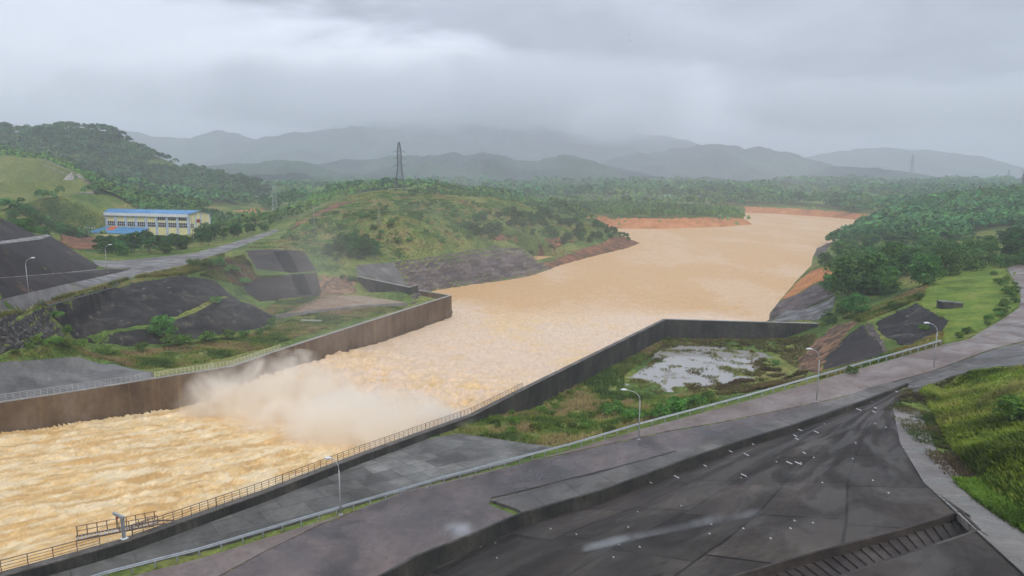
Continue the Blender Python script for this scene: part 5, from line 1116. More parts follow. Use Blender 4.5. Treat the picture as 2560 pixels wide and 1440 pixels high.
MARKS = {'house': ((300, 600, 'at the left end in front of'), (380, 605, 'in front of the middle of'), (460, 605, 'before the right corner of'), (540, 590, 'just right of the gable of'), (640, 570, 'farther right along the road from'), (700, 552, 'at the far road end right of')), 'basin': ((1250, 1070, 'near the concrete apron in'), (1400, 1030, 'at the wall side of'), (1450, 1095, 'at the guard rail side of'), (1560, 1040, 'close to the second street lamp in'), (1720, 1020, 'between pond and guard rail in')),
         'wood': ((2120, 745, 'at the river edge of'), (2110, 640, 'at the river bank side of'), (2200, 575, 'at the far end of'), (2310, 700, 'at the meadow corner of'), (2420, 640, 'along the meadow side of'), (2240, 640, 'in the middle of'), (2350, 590, 'near the two thin poles in')),
         'hill': ((1000, 480, 'below the tall pylon on'), (787, 570, 'near the tall concrete pole on'), (948, 560, 'near the short concrete pole on'), (720, 600, 'beside the road end on'), (860, 660, 'above the rock face on'), (1100, 620, 'above the riprap slope on'), (1300, 600, 'above the red earth bank on'), (1200, 530, 'on the back shoulder of'), (1480, 590, 'at the river point of'))}
def near(k, p):
    q = pix(p); return min(MARKS[k], key=lambda m: (m[0] - q[0]) ** 2 + (1.6 * (m[1] - q[1])) ** 2)[2]
def plant(kind, p, h, label, group, w=1.0, tone=None, nvar=4, cat=None, nm=None):
    ma, mb = tree_get(kind, PR.randrange(nvar), tone)
    nm = nm or {'round': 'broadleaf_tree', 'tall': 'acacia_tree', 'young': 'young_tree', 'bush': 'bush'}[kind]
    e = bpy.data.objects.new(nm, None); COL.objects.link(e); e.location = p; e.rotation_euler = (0, 0, PR.random() * 6.28); e.scale = (h * w, h * w, h); e.empty_display_size = .1
    tag(e, label, cat or (nm.split('_')[-1] if kind == 'bush' else 'tree'), group)
    for nm2, md in (('crown', ma), ('trunk' if kind != 'bush' else 'stems', mb)):
        o = bpy.data.objects.new(nm2, md); COL.objects.link(o); o.parent = e
    return e
def gp(x, y, bv=None): return Vector((x, y, ground_z(x, y, bv or BV1)))
def scat(poly, n, minD, bv=None, seed=0, world=False):
    """random ground points in a photo polygon with a spacing in metres"""
    P = [Vector(p) if world else drop(*p, BV1) for p in poly]; xy = [(p.x, p.y) for p in P]; a = np.array(xy); r_ = np.random.default_rng(seed); out = []
    for _ in range(n * 30):
        if len(out) >= n: break
        x = r_.uniform(a[:, 0].min(), a[:, 0].max()); y = r_.uniform(a[:, 1].min(), a[:, 1].max())
        if not inside([(x, y)], xy)[0] or any((x - o[0]) ** 2 + (y - o[1]) ** 2 < minD ** 2 for o in out): continue
        out.append((x, y))
    return [q for q in (gp(*o) for o in out) if q.z > .6]
dk = (0.80, 0.82, 0.85)
# wood on the right bank: named front trees, then the wood
for x, y, h, k, w, lb in ((2308, 716, 10.5, 'round', 1.05, 'single round dark tree on short trunks at the left edge of the meadow'), (2362, 690, 9.5, 'round', 1.1, 'round dark tree just behind the first one at the meadow edge'),
                          (2215, 700, 14, 'round', .95, 'tall dense dark tree at the front of the riverside wood'), (2120, 745, 15, 'round', 1.1, 'largest round green tree at the river edge of the wood'), (2170, 735, 14, 'round', .95, 'round green tree beside the largest tree of the wood'),
                          (2062, 668, 8, 'round', 1.0, 'small dark tree leaning out over the river bank'), (2140, 790, 6.5, 'round', 1.1, 'bright low tree in front of the wood above the stone slope'), (2108, 785, 5.2, 'round', 1.1, 'small bright tree left of the low tree before the wood'),
                          (2071, 808, 4.6, 'young', 1.9, 'small bushy tree behind the end of the dark wing wall'), (2299, 752, 2.4, 'bush', 1.0, 'small dark bush at the top corner of the black stone slope')):
    plant(k, drop(x, y, BV1), h, lb, None, w)
wood = scat([(2075, 735), (2175, 770), (2260, 715), (2340, 665), (2470, 650), (2478, 625), (2400, 585), (2280, 566), (2185, 562), (2130, 600), (2090, 628), (2088, 690)], 165, 4.6, seed=3)
for p in wood:
    u = PR.random(); plant('round' if u < .75 else 'tall', p + Vector((0, 0, -.3)), PR.uniform(6.0, 10.0) * (1 if p.y < 270 else .8), 'leafy green tree ' + near('wood', p) + ' the riverside wood', 'trees of the wood on the right river bank', PR.uniform(1.1, 1.5), tone=(1.2, 1.15, .9) if u < .35 else (.8, .85, .9) if u > .8 else None)
for p in scat([(2380, 700), (2440, 645), (2520, 665), (2505, 640), (2620, 640), (2620, 668), (2525, 668), (2460, 672)], 26, 4.0, seed=5):
    plant('young' if PR.random() < .6 else 'bush', p, PR.uniform(3.5, 6.0), 'bushy young tree between the meadow and the far road end', 'young trees by the far road end', 1.2)
for p in scat([(2495, 615), (2640, 620), (2640, 668), (2520, 664)], 30, 4.5, seed=51):
    plant('tall', p, PR.uniform(7, 9), 'slender dark tree in the row behind the right road bend', 'trees behind the right road bend', 1.2, tone=dk)
# trees in front of the power house
for p in scat([(235, 640), (300, 600), (480, 600), (560, 575), (720, 545), (690, 568), (560, 608), (440, 636), (300, 640)], 95, 5.0, seed=7):
    q_ = pix(p); plant('tall' if PR.random() < .7 else 'round', p + Vector((0, 0, -.2)), min(PR.uniform(4.8, 8.2), max(2.6, (q_[1] - (588 if q_[0] < 490 else 558)) * p.y / 1750)), 'feathery dark tree ' + near('house', p) + ' the power house', 'trees between the power house and the left road', PR.uniform(1.0, 1.35), tone=dk if PR.random() < .5 else None)
for x, y, h, lb in ((336, 632, 7.6, 'tallest dark tree in front of the blue lean-to roof'), (370, 628, 8, 'tall dark tree in front of the middle of the power house'), (268, 636, 7, 'dark tree left of the lean-to roof above the road'), (440, 628, 6.5, 'leafy tree before the right end of the power house')):
    plant('tall', drop(x, y, BV1), h, lb, None, 1.15, tone=dk)
for p in scat([(60, 590), (130, 580), (235, 600), (230, 580), (120, 555), (20, 552)], 34, 5, seed=8):
    plant('round', p, PR.uniform(4, 7), 'green bushy tree left of the power house below the dam', 'trees left of the power house', 1.2)
def gridpts(poly, sp_, seed=0, world=False):
    P = [Vector(p) if world else drop(*p, BV1) for p in poly]; xy = [(p.x, p.y) for p in P]; a = np.array(xy); r_ = np.random.default_rng(seed)
    X, Y = np.meshgrid(np.arange(a[:, 0].min(), a[:, 0].max(), sp_), np.arange(a[:, 1].min(), a[:, 1].max(), sp_)); Q = np.stack([X.ravel(), Y.ravel()], 1) + r_.uniform(-.5, .5, (X.size, 2)) * sp_
    return [q for q in (gp(float(x), float(y)) for x, y in Q[inside(Q, xy)]) if q.z > .6]
# scrub on the hill in the middle
G1 = 'bushes scattered over the scrubby hill'
for p in scat([(700, 600), (850, 535), (1000, 500), (1180, 510), (1330, 540), (1500, 575), (1400, 620), (1240, 610), (1100, 632), (900, 648), (830, 690), (780, 640), (700, 615)], 190, 3.6, seed=9):
    plant('bush', p, PR.uniform(1.6, 3.6), 'green bush ' + near('hill', p) + ' the scrubby hill', G1, PR.uniform(.9, 1.4), tone=(.9, .95, .9) if PR.random() < .35 else (1.25, 1.15, .85))
for p in scat([(1150, 560), (1330, 535), (1460, 565), (1540, 585), (1530, 600), (1440, 618), (1340, 640), (1250, 605), (1150, 600)], 60, 4.5, seed=10):
    plant('round', p, PR.uniform(4, 6.5), 'small dense tree ' + near('hill', p) + ' the scrubby hill', 'small trees on the river end of the scrubby hill', 1.2, tone=dk)
for p in scat([(860, 610), (920, 605), (960, 640), (900, 655), (820, 640)], 22, 4, seed=12):
    plant('round', p, PR.uniform(4, 6.5), 'dark small tree on the hill foot above the yard wall', 'dark trees on the hill foot above the yard wall', 1.2, tone=dk)
for p in scat([(900, 478), (1000, 462), (1140, 480), (1100, 490), (1000, 476), (920, 486)], 50, 4, seed=13):
    plant('bush', p, PR.uniform(2.4, 5), 'dark shrub along the top of the scrubby hill', 'shrubs along the hill top below the pylon', 1.0, tone=dk, nm='shrub')
# left slopes and flat
for x, y, h, k, lb in ((408, 845, 6.2, 'round', 'round light green tree standing alone before the black stone slope'), (540, 760, 2.6, 'bush', 'small round bush growing on the ledge of the black stone slope'), (430, 868, 3.6, 'bush', 'bright bush below the lone round tree'), (470, 862, 3.2, 'bush', 'bright green bush right of the lone round tree'),
                       (520, 858, 3.4, 'bush', 'bush in the middle of the row on the flat'), (565, 850, 3.2, 'bush', 'yellowish green bush near the rounded slope end'), (610, 845, 2.4, 'bush', 'small grey green bush near the rounded slope end'), (650, 840, 2.2, 'bush', 'low bush at the right end of the row on the flat'), (680, 812, 2.4, 'bush', 'bush at the corner of the lower black slope'),
                       (355, 880, 2.6, 'bush', 'low bush left of the lone round tree'), (580, 690, 4.4, 'bush', 'bright bush hanging on the gully between the dark slopes'), (612, 715, 3.4, 'bush', 'lower bright bush in the gully between the dark slopes'), (520, 672, 3.8, 'bush', 'dark bush at the top of the gully by the road'), (485, 668, 3.2, 'bush', 'dark bush at the road edge above the slope'),
                       (545, 668, 4.2, 'bush', 'large dark bush beside the revetment panel'), (600, 740, 2.2, 'bush', 'pale bush at the foot of the ladder panel'), (880, 705, 3.0, 'bush', 'green bush on top of the broken rock face'), (858, 700, 2.4, 'bush', 'small bush on the left of the rock face top'), (720, 832, 1.4, 'bush', 'tiny bush on the bare grass flat by the wall'), (140, 800, 2.2, 'bush', 'bush at the upper corner of the gabion wall'), (165, 835, 2.2, 'bush', 'bush at the lower corner of the gabion wall')):
    plant(k, drop(x, y, BV1), h, lb, None, 1.15, tone=(1.05, 1.15, .95) if k == 'bush' else (1.3, 1.25, 1.15))
for p in scat([(0, 900), (180, 862), (330, 880), (260, 890), (100, 900)], 22, 2.0, seed=14): plant('bush', p, PR.uniform(1.2, 2.6), 'yellow green bush at the foot of the gabion wall', 'bushes at the foot of the gabion wall', 1.1, tone=(1.35, 1.2, .8))
# right basin
for x, y, h, lb in ((1530, 1040, 3.0, 'bright round bush nearest the second street lamp'), (1580, 1055, 2.6, 'bright bush by the guard rail beside the lamp'), (1690, 1035, 3.2, 'large bright bush between pond and guard rail'), (1740, 1020, 2.6, 'bush near the pond edge by the guard rail'), (1655, 1045, 2.4, 'bush left of the large bright bush'), (1770, 1005, 2.2, 'dark bush at the near corner of the pond'), (1350, 1010, 2.4, 'dark leafy plant at the foot of the basin wall'), (1300, 1020, 2.0, 'bush on the slope under the wall end rail'), (1940, 912, 1.6, 'small bush at the far right of the flooded basin'), (2230, 770, 2.2, 'low bush on top of the black stone slope'),
                    (2310, 830, 1.8, 'yellow bush at the foot of the black stone slope'), (2130, 935, 1.4, 'yellow bush behind the guard rail'), (2545, 1060, 3.0, 'round dark green bush on the grassy mound at the right edge')):
    plant('bush', drop(x, y, BV1), h, lb, None, 1.2, tone=(1.0, 1.1, .85))
for p in scat([(2385, 860), (2425, 842), (2500, 800), (2540, 770), (2545, 720), (2500, 680), (2480, 690), (2520, 740), (2490, 785), (2400, 832)], 30, 1.8, seed=15): plant('bush', p, PR.uniform(.8, 2.2), 'low bush on the verge between meadow and road', 'bushes on the verge between meadow and road', 1.2)
for p in scat([(1340, 990), (1500, 990), (1560, 1020), (1790, 1000), (1600, 1066), (1440, 1100), (1250, 1085), (1190, 1060)], 55, 2.2, seed=16): plant('bush', p, PR.uniform(.7, 1.7), 'low shrub ' + near('basin', p) + ' the right basin', 'low shrubs in the grass of the right basin', 1.3, tone=(1.15, 1.0, .7), nm='shrub')
for p in scat([(1670, 850), (1960, 850), (1990, 900), (1940, 890), (1700, 862), (1560, 930), (1540, 960), (1600, 900)], 45, 2.2, seed=17): plant('bush', p, PR.uniform(.5, 1.2), 'brown marsh bush along the pond margin', 'marsh bushes along the pond margin', 1.5, tone=(1.3, .8, .55), nm='marsh_plant')
# ---- grass and ground cover near the camera (nobody could count it)
def grass(name, poly, n, h, w, cols, label, seed=0, world=False, blades=4, lean=.5, bv=None, clump=1.0):
    P = [Vector(p) if world else drop(*p, bv or BV1) for p in poly]; xy = [(p.x, p.y) for p in P]; a = np.array(xy); r_ = np.random.default_rng(seed + 100)
    X = r_.uniform(a[:, 0].min(), a[:, 0].max(), n * 5); Y = r_.uniform(a[:, 1].min(), a[:, 1].max(), n * 5); ok = inside(np.stack([X, Y], 1), xy)
    for q_ in SOIL: ok &= ~inside(np.stack([X, Y], 1), q_)
    if clump: ok &= fbm(X / 3.1 + seed, Y / 3.1, 3) + .5 * (r_.random(len(X)) - .5) > -0.25 * clump
    X, Y = X[ok][:n], Y[ok][:n]; n = len(X)
    Z = np.array([ground_z(x, y, bv or BV1) for x, y in zip(X, Y)])
    cidx = np.clip(((fbm(X / 7 + seed, Y / 7, 3) * 1.4 + .5 + .35 * (r_.random(n) - .5)) * (len(cols) - 1)), 0, len(cols) - 1.001); ci = cidx.astype(int); fr = (cidx - ci)[:, None]; ca = np.array(cols); base = ca[ci] * (1 - fr) + ca[np.minimum(ci + 1, len(cols) - 1)] * fr
    Vs = []; Cs = []
    for b in range(blades):
        th = r_.random(n) * 6.28; hh = h * (.5 + r_.random(n)); ww = w * (.6 + .8 * r_.random(n)); ox = (r_.random(n) - .5) * w * 5; oy = (r_.random(n) - .5) * w * 5
        dx, dy = np.cos(th), np.sin(th); la = th + 1.57; lx, ly = np.cos(la) * lean * hh, np.sin(la) * lean * hh
        B = np.stack([X + ox, Y + oy, Z - .03], 1)
        Vs.append(np.stack([B - np.stack([dx * ww, dy * ww, 0 * ww], 1), B + np.stack([dx * ww, dy * ww, 0 * ww], 1), B + np.stack([lx + dx * ww * .7, ly + dy * ww * .7, hh * .75], 1), B + np.stack([lx * 1.3, ly * 1.3, hh], 1)], 1))
        Cs.append(np.repeat((base * (.75 + .5 * r_.random(n))[:, None])[:, None], 4, 1))
    V = np.concatenate(Vs).reshape(-1, 3); Cc = np.concatenate(Cs).reshape(-1, 3)
    return tag(mesh_np(name, V, np.arange(len(V)).reshape(-1, 4), MT['grass_blade'], cols=np.clip(Cc, 0, 1)), label, 'grass', None, 'stuff')
GY = [(0.07, 0.12, 0.025), (0.13, 0.19, 0.035), (0.22, 0.23, 0.06), (0.28, 0.21, 0.10)]
GB = [(0.10, 0.08, 0.03), (0.17, 0.12, 0.05), (0.13, 0.15, 0.04), (0.20, 0.17, 0.07)]
GG = [(0.09, 0.15, 0.025), (0.16, 0.25, 0.035), (0.25, 0.32, 0.06), (0.28, 0.26, 0.09)]
bas = [(1060, 1082), (1150, 1085), (1280, 1105), (1388, 1120), (1600, 1064), (1800, 1010), (1780, 985), (1640, 990), (1560, 980), (1560, 940), (1650, 870), (1680, 846), (1600, 870), (1330, 1010), (1180, 1055)]
grass('grass', bas, 26000, .55, .05, GY, 'tall mixed green and straw grass in the right basin', 1)
grass('grass', [(1660, 846), (1960, 848), (2050, 830), (2010, 900), (1990, 920), (1940, 885), (1880, 868), (1700, 866), (1610, 885), (1560, 945), (1535, 930), (1600, 880)], 9000, .45, .05, GB, 'brown marsh grass round the pond', 2)
grass('reeds', [(1880, 880), (2020, 930), (1990, 960), (1900, 975), (1820, 990), (1760, 985), (1840, 950), (1880, 920)], 11000, .45, .06, GB, 'flooded brown reeds standing in the pond water', 3, clump=-.6)
grass('reeds', [(1570, 960), (1660, 875), (1880, 875), (1960, 930), (1800, 985), (1640, 985)], 5000, .42, .07, GB, 'scattered reeds poking out of the open pond', 33, clump=-1.1)
mnd = mound[1:7] + [Vector((38, 20, 37)), Vector((62, 45, 34)), Vector((95, 80, 32)), at(2560, 919, 24.5), at(2430, 934, 21.2), at(2330, 962, 19.4), at(2300, 990, 19.3)]
grass('creeping_plants', mnd, 90000, .30, .085, [(0.08, 0.14, 0.025), (0.15, 0.25, 0.035), (0.23, 0.36, 0.05), (0.30, 0.36, 0.08)], 'dense green creeping plants covering the mound at right', 4, world=True, blades=4, lean=.9, clump=1.6)
grass('grass', [at(2430, 934, 21.2), at(2560, 919, 24.5), Vector((95, 85, 31)), Vector((75, 66, 33)), at(2560, 1010, 26), at(2420, 1010, 23)], 16000, .5, .03, GG, 'bright yellow green grass along the mound top', 5, world=True, blades=5)
grass('grass', [(2385, 1200), (2470, 1190), (2580, 1230), (2580, 1345), (2500, 1295), (2440, 1250)], 6000, .28, .08, [(0.05, 0.11, 0.02), (0.14, 0.29, 0.04)], 'green ground cover beside the lower end of the pale path', 44, clump=3)
grass('vines', [p for p in mound[:4]] + [mound[3] + Vector((-2, 1, 0)), mound[2] + Vector((-2.6, .8, 0)), mound[1] + Vector((-5, 1.5, -.5)), at(2250, 985, 18), at(2290, 965, 18.3), at(2400, 945, 20)], 9000, .22, .06, [(0.07, 0.05, 0.03), (0.09, 0.085, 0.03), (0.05, 0.075, 0.02)], 'brown and green runners creeping over the pale path', 6, world=True, lean=1.2, clump=-.1)
grass('grass', [(0, 905), (100, 898), (200, 888), (285, 905), (385, 928), (520, 905), (700, 862), (830, 812), (1000, 768), (900, 770), (760, 785), (640, 832), (480, 858), (300, 876), (160, 862), (60, 885), (0, 898)], 26000, .45, .05, GY, 'rough green and straw grass on the flat behind the left wall', 7)
grass('grass', [(0, 800), (103, 762), (275, 712), (453, 690), (560, 660), (560, 636), (460, 668), (300, 708), (103, 757), (0, 785)], 12000, .7, .06, [(0.10, 0.11, 0.03), (0.16, 0.15, 0.045), (0.22, 0.18, 0.07)], 'tall straw grass along the outer edge of the left road', 8, clump=1.4)
grass('grass', meadP, 30000, .22, .05, GG, 'short bright grass of the right meadow', 9, clump=2)
grass('grass', [(700, 600), (730, 560), (790, 525), (900, 484), (1000, 474), (1110, 488), (1180, 501), (1320, 515), (1440, 545), (1500, 580), (1400, 618), (1240, 610), (1100, 632), (985, 650), (880, 655), (830, 690), (780, 640), (620, 620), (640, 606)], 60000, .6, .13, [(0.09, 0.15, 0.03), (0.15, 0.21, 0.045), (0.24, 0.25, 0.07), (0.27, 0.20, 0.09)], 'coarse grass on the scrubby hill', 10, blades=3)
grass('grass', [(640, 770), (700, 748), (800, 742), (850, 742), (800, 765), (700, 790)], 5000, .35, .05, GY, 'short grass at the back of the yard', 21)
grass('grass', [(700, 800), (780, 778), (1000, 764), (1015, 770), (900, 800), (760, 840), (650, 865), (560, 880), (600, 850)], 12000, .3, .05, GY, 'thin grass on the flat beside the low wall', 22)
grass('grass', [(500, 690), (560, 650), (610, 640), (640, 690), (720, 690), (640, 700), (600, 715), (540, 700)], 5000, .8, .07, GY, 'tall grass in the gully between the dark slopes', 11)
grass('grass', [(2056, 930), (2170, 905), (2215, 885), (2270, 868), (2360, 828), (2352, 862), (2200, 905), (2050, 948)], 5000, .45, .07, [(0.09, 0.15, 0.03), (0.18, 0.20, 0.05), (0.24, 0.19, 0.07)], 'straw tinged grass behind the guard rail', 12, clump=2)
grass('grass', [(2080, 800), (2190, 770), (2300, 720), (2330, 700), (2300, 750), (2240, 775), (2160, 805)], 5000, .7, .06, GY, 'grass between wood and stone slopes', 13)
# ---- far forest: tree crowns beyond counting
def forest(name, pts_, hs, base, label, seed=0, nleaf=34, young=False, var=.35, wd=.36):
    r_ = np.random.default_rng(seed); Ps = np.array([tuple(p) for p in pts_]); hs = np.asarray(hs); n = len(Ps); k = nleaf
    d = r_.normal(size=(n, k, 3)); d /= np.linalg.norm(d, axis=2)[..., None]; d[..., 2] = np.where(d[..., 2] < -.2, -d[..., 2], d[..., 2])
    lob = r_.normal(size=(n, 1, 3)) * .1
    sc = np.array([wd, wd, .34]) if not young else np.array([wd * .62, wd * .62, .40]); q = (.72 + .35 * r_.random((n, k, 1)))
    C = d * sc * q; C[..., 2] += .58; C[..., :2] += lob[..., :2] * .5
    if young: C[..., :2] *= (1.45 - C[..., 2:3])
    C = C * hs[:, None, None] + Ps[:, None]
    nn = d + r_.normal(size=(n, k, 3)) * .5; nn[..., 2] += .3; nn /= np.linalg.norm(nn, axis=2)[..., None]
    t = np.cross(nn, r_.normal(size=(n, k, 3))); t /= np.linalg.norm(t, axis=2)[..., None]; b = np.cross(nn, t); s = (hs[:, None] * (.20 + .12 * r_.random((n, k))))[..., None]
    V = np.stack([C - t * s * .6, C + t * s * .5 - b * s * .45, C + t * s * .3 + b * s * .5], 2).reshape(-1, 3)
    tc = (1 + var * (r_.random((n, 1)) - .5) * 1.6) * (1 + .5 * (r_.random((n, k)) - .5)); zr = (C[..., 2] - Ps[:, None, 2]) / hs[:, None]
    hue = r_.normal(size=(n, 1)) * .08
    col = np.array(base) * tc[..., None] * np.stack([1 + hue * 1.6 + 0 * tc, 1 + 0 * tc, 1 - hue + 0 * tc], 2)
    col = np.repeat(col[:, :, None], 3, 2).reshape(-1, 3)
    return tag(mesh_np(name, V, np.arange(len(V)).reshape(-1, 3), MT['far_leaf'], cols=np.clip(col, 0, 1)), label, 'trees', None, 'stuff')
def far_pts(D0, D1, sp0, a0=-.86, a1=.86, seed=0, cond=None):
    r_ = np.random.default_rng(seed); out = []; D = D0
    while D < D1:
        sp_ = sp0 * D / D0; na = int((a1 - a0) * D / sp_)
        for i in range(na):
            x = (a0 + (a1 - a0) * (i + r_.random()) / na) * D; y = D + r_.uniform(-.5, .5) * sp_
            if cond is None or cond(x, y): out.append((x, y, sp_))
        D += sp_
    return out
riv = [(p.x, p.y) for p in [at(x, y, 0) for x, y in ((1095, 728), (1269, 704), (1425, 662), (1610, 612), (1545, 596), (1470, 585), (1440, 556), (1800, 566), (1890, 563), (1856, 530), (2050, 540), (2192, 552), (2150, 575), (2040, 620), (2030, 667), (1920, 805))]]
hill_xy = [(p.x, p.y) for p in [drop(x, y) for x, y in ((690, 615), (740, 548), (860, 490), (930, 472))]] + [(-60, 620), (20, 620), (60, 560), (110, 520), (130, 480), (60, 380), (-40, 290), (-100, 270)]
hx = [(A_.x, A_.y) for A_ in [HA + Hax * -16 + Hn * -16, HA + Hax * (HL + 5) + Hn * -16, HA + Hax * (HL + 5) + Hn * 26, HA + Hax * -16 + Hn * 26]]
damxy = [(p.x, p.y) for p in dam_g]
fld = [(p.x, p.y) for p in [drop(x, y) for x, y in ((515, 515), (640, 517), (712, 524), (705, 536), (600, 535), (515, 530))]]
peninsula = [(p.x, p.y) for p in list(reversed(spT[1:])) + [ atD(1700, 520, 880), atD(1450, 515, 860), atD(1300, 515, 800)]]
mdw2 = [(p.x, p.y) for p in [drop(x, y) for x, y in ((2425, 583), (2640, 588), (2660, 650), (2420, 625))]]
fw_xy = [(-118, 930), (-44, 930), (-70, 1560), (-150, 1560)]
def tone_n(x, y, s=130): return float(fbm(np.array([x / s]), np.array([y / s * .55]), 3)[0])
def free(x, y):
    P = [(x, y)]
    return not (inside(P, riv)[0] or inside(P, hill_xy)[0] or inside(P, hx)[0] or inside(P, fld)[0] or inside(P, damxy)[0] or inside(P, mdw2)[0] or inside(P, peninsula)[0] or inside(P, fw_xy)[0]) 
P1_, P2_, P3_ = [], [], []
for x, y, s_ in far_pts(395, 1900, 5.0, seed=1, cond=free):
    if y < 470 and not (x < -95 or x > 240): continue
    z = ground_z(x, y, BV1)
    if z < .4 or (y > 640 and x / y < -.42 and z > 60): continue
    t = tone_n(x, y); u = PR.random()
    if y < 1500 and tone_n(x + 900, y - 400, 90) > .30 and u > .12: continue
    if t > .03 and y > 430: P2_.append(((x, y, z - .3), s_ * (.62 + .25 * u)))
    elif t > -.12: P3_.append(((x, y, z - .4), s_ * (.85 + .5 * u)))
    else: P1_.append(((x, y, z - .4), s_ * (1.05 + .7 * u)))
hb = gridpts([(x, y, 0) for x, y in ((-75, 470), (-60, 640), (20, 640), (70, 570), (120, 520), (135, 485), (90, 500), (40, 520), (-10, 515))], 5.5, 5, True)
forest('scrub', hb, [PR.uniform(2.5, 5) for _ in hb], (0.075, 0.135, 0.04), 'low scrub over the back of the pylon hill', 12, nleaf=40)
print('forest', len(P1_), len(P2_), len(P3_))
forest('forest', [p[0] for p in P1_], [p[1] for p in P1_], (0.062, 0.135, 0.036), 'dark mixed forest over the plain', 1)
forest('plantation', [p[0] for p in P2_], [p[1] for p in P2_], (0.15, 0.32, 0.07), 'bright green young plantations on the plain', 2, young=True, nleaf=24)
forest('forest', [p[0] for p in P3_], [p[1] for p in P3_], (0.10, 0.21, 0.05), 'mid green woods and scrub on the plain', 3, nleaf=28)
lp_pts = [q for q in gridpts([(x, y, 0) for x, y in ((-360, 290), (-190, 330), (-190, 500), (-340, 500))], 3.3, 77, True) if not (inside([(q.x, q.y)], damxy)[0] or inside([(q.x, q.y)], hx)[0]) and q.z < 46 and (q.x < -238 or q.y > 432)]
forest('plantation', lp_pts, [PR.uniform(3.5, 6.5) for _ in lp_pts], (0.085, 0.19, 0.05), 'green scrub and young trees between the grassed dam and the power house', 8, nleaf=60)
pn = scat([(p[0], p[1], 0) for p in peninsula], 1500, 2.6, seed=20, world=True) if False else [gp(x, y) for x, y, s_ in far_pts(620, 900, 4.2, -.2, .45, 21, lambda x, y: inside([(x, y)], peninsula)[0])]
forest('plantation', pn, [PR.uniform(5.5, 8.5) for _ in pn], (0.12, 0.27, 0.06), 'dense young plantation on the point left of the river', 4, young=True)
# big wood on the right rise and the wooded hill at the left
rw = [gp(x, y) for x, y, s_ in far_pts(470, 980, 6.2, .40, 1.0, 22, lambda x, y: not inside([(x, y)], mdw2)[0] and not inside([(x, y)], riv)[0] and (x / y > .50 or y > 600) and x > y * .45 + 6)]
forest('forest', rw, [PR.uniform(7, 11.5) for _ in rw], (0.068, 0.155, 0.042), 'dark dense wood on the rise at the far right', 5, nleaf=60, wd=.42)
hl = []
r_ = random.Random(6)
for _ in range(11000):
    x = r_.uniform(-1150, -270); y = r_.uniform(645, 905); h = BVH_.ray_cast(Vector((x, y, 900)), Vector((0, 0, -1)))
    if h[0] and h[0].z > ground_z(x, y) - 4 and h[0].z > 20:
        q = pix(h[0]); t = tone_n(x, y, 60)
        if 375 < q[1] < 425 and q[0] > 120 and t > -.12: continue
        hl.append(h[0])
forest('forest', hl, [r_.uniform(6, 11) for _ in hl], (0.055, 0.105, 0.036), 'dark forest on the steep hill at the upper left', 6, nleaf=30, wd=.40)
# ridge-top fuzz on the right mountain and scrub
# ------------------------------------------------------------------ air: spray, drift and haze
def vol(name, loc, rad, dens, color, label, nscale=.12, contrast=(.42, .62), seed=0, rz=0, rot=None, noise=True, kind='stuff', shape=(1, 1, 1), step=None, pw=1.0):
    m = bpy.data.materials.new(name); m.use_nodes = True; nt = m.node_tree; nt.nodes.clear(); L = nt.links.new
    out = N(nt, 'ShaderNodeOutputMaterial'); pv = N(nt, 'ShaderNodeVolumePrincipled', inp={'Color': (*color, 1), 'Anisotropy': 0.15}); L(pv.outputs[0], out.inputs['Volume'])
    tc = N(nt, 'ShaderNodeTexCoord'); ln = N(nt, 'ShaderNodeVectorMath', operation='LENGTH'); L(tc.outputs['Object'], ln.inputs[0])
    fo = N(nt, 'ShaderNodeMapRange', interpolation_type='SMOOTHSTEP', inp={1: 1.0, 2: 0.15, 3: 0, 4: 1}); 
    g = N(nt, 'ShaderNodeNewGeometry'); n = N(nt, 'ShaderNodeTexNoise', inp={'Scale': nscale, 'Detail': 5.0, 'Roughness': .6, 'Distortion': .6}); mp = N(nt, 'ShaderNodeMapping', inp={'Location': (seed, seed * 2, 0)})
    L(g.outputs['Position'], mp.inputs[0]); L(mp.outputs[0], n.inputs['Vector'])
    dn = N(nt, 'ShaderNodeMath', operation='MULTIPLY_ADD', inp={1: -1.3, 2: .65}); L(n.outputs[0], dn.inputs[0]); ad = N(nt, 'ShaderNodeMath', operation='ADD'); L(ln.outputs['Value'], ad.inputs[0]); L(dn.outputs[0], ad.inputs[1]); L(ad.outputs[0], fo.inputs[0])
    mr = N(nt, 'ShaderNodeMapRange', inp={1: contrast[0], 2: contrast[1], 3: .25, 4: 1}); L(n.outputs[0], mr.inputs[0])
    ml = N(nt, 'ShaderNodeMath', operation='MULTIPLY'); L(fo.outputs[0], ml.inputs[0]); L(mr.outputs[0], ml.inputs[1]); m2 = N(nt, 'ShaderNodeMath', operation='MULTIPLY', inp={1: dens}); L(ml.outputs[0], m2.inputs[0]); L(m2.outputs[0], pv.inputs['Density'])
    bmm = bmesh.new(); bmesh.ops.create_icosphere(bmm, subdivisions=3, radius=1.0); me = bpy.data.meshes.new(name); bmm.to_mesh(me); bmm.free(); me.materials.append(m)
    o = bpy.data.objects.new(name, me); COL.objects.link(o); o.location = loc; o.scale = rad; o.rotation_euler = rot or (0, 0, rz)
    return tag(o, label, 'spray', None, kind)
warm = (1.0, 0.965, 0.90)
c0 = at(850, 1085, 4)
vol('spray', c0 + Vector((2, 3, 0)), (28, 15, 8.2), 0.62, warm, 'thick cream spray cloud thrown up where the chute meets the river', .17, rz=R(-20), seed=3)
vol('spray', at(680, 1015, 4) + Vector((0, 1, 1)), (20, 9, 10.5), 0.55, warm, 'ragged spray rising against the brown left wall', .16, rz=R(20), seed=9)
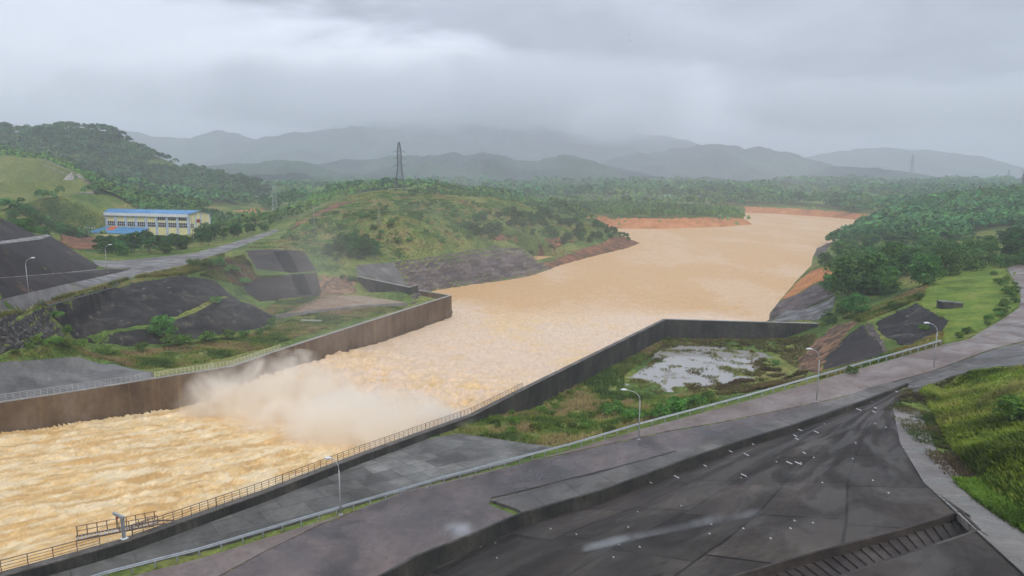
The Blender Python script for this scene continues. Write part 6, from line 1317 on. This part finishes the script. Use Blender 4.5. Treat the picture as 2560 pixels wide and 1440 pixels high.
vol('spray', at(930, 1090, 3) + Vector((0, 0, 2)), (20, 12, 6), 0.26, warm, 'low spray drifting along the right wall railing', .12, seed=14)
vol('drifting_mist', at(760, 860, 8) + Vector((5, 20, 10)), (46, 62, 20), 0.0042, (1, .97, .93), 'thin mist drifting over the left wall and yard', .012, seed=5)
vol('drifting_mist', at(1150, 640, 12) + Vector((0, -6, 10)), (95, 90, 30), 0.0022, (1, .97, .94), 'thin mist drifting along the left river bank', .010, seed=8)
vol('low_cloud', Vector((-450, 4700, 520)), (2600, 1500, 240), 0.009, (.97, .985, 1), 'low cloud hiding the middle mountain tops', .0012, seed=6)
vol('low_cloud', Vector((2600, 4700, 470)), (1500, 1100, 190), 0.007, (.97, .985, 1), 'low cloud over the far right mountain top', .0012, seed=16)
vol('low_cloud', Vector((500, 3300, 300)), (420, 500, 130), 0.008, (.97, .985, 1), 'cloud scrap trailing over the right middle mountain', .003, seed=26)
# small jets on the slope and road
js = drop(1884, 1290); jb = drop(1440, 1385)
dj = (jb - js); Lj = dj.length
el_ = math.asin(dj.z / Lj)
vol('water_jet', js.lerp(jb, .5) + Vector((0, 0, .35)), (Lj * .62, 1.0, .55), 0.9, (.92, .96, 1), 'thin fan of water sprayed across the dark slope panels', .15, rot=dj.to_track_quat('X', 'Z').to_euler(), seed=2)
vol('water_puff', drop(1145, 1345) + Vector((0, .5, .8)), (2.8, 1.6, 1.5), .55, (.95, .97, 1), 'small pale puff of spray over the wet road', .5, seed=4)
# haze: one closed box round everything, even density
HZ = MB().box((0, 4300, 265), (24000, 11000, 560)).build('haze', MT['white_paint']); HZ.data.materials.clear()
hzm = bpy.data.materials.new('haze'); hzm.use_nodes = True; nt = hzm.node_tree; nt.nodes.clear()
o_ = N(nt, 'ShaderNodeOutputMaterial'); pv = N(nt, 'ShaderNodeVolumePrincipled', inp={'Color': (0.86, 0.905, 1.0, 1), 'Density': 0.00033, 'Anisotropy': 0.0}); nt.links.new(pv.outputs[0], o_.inputs['Volume'])
HZ.data.materials.append(hzm); tag(HZ, kind='stuff')
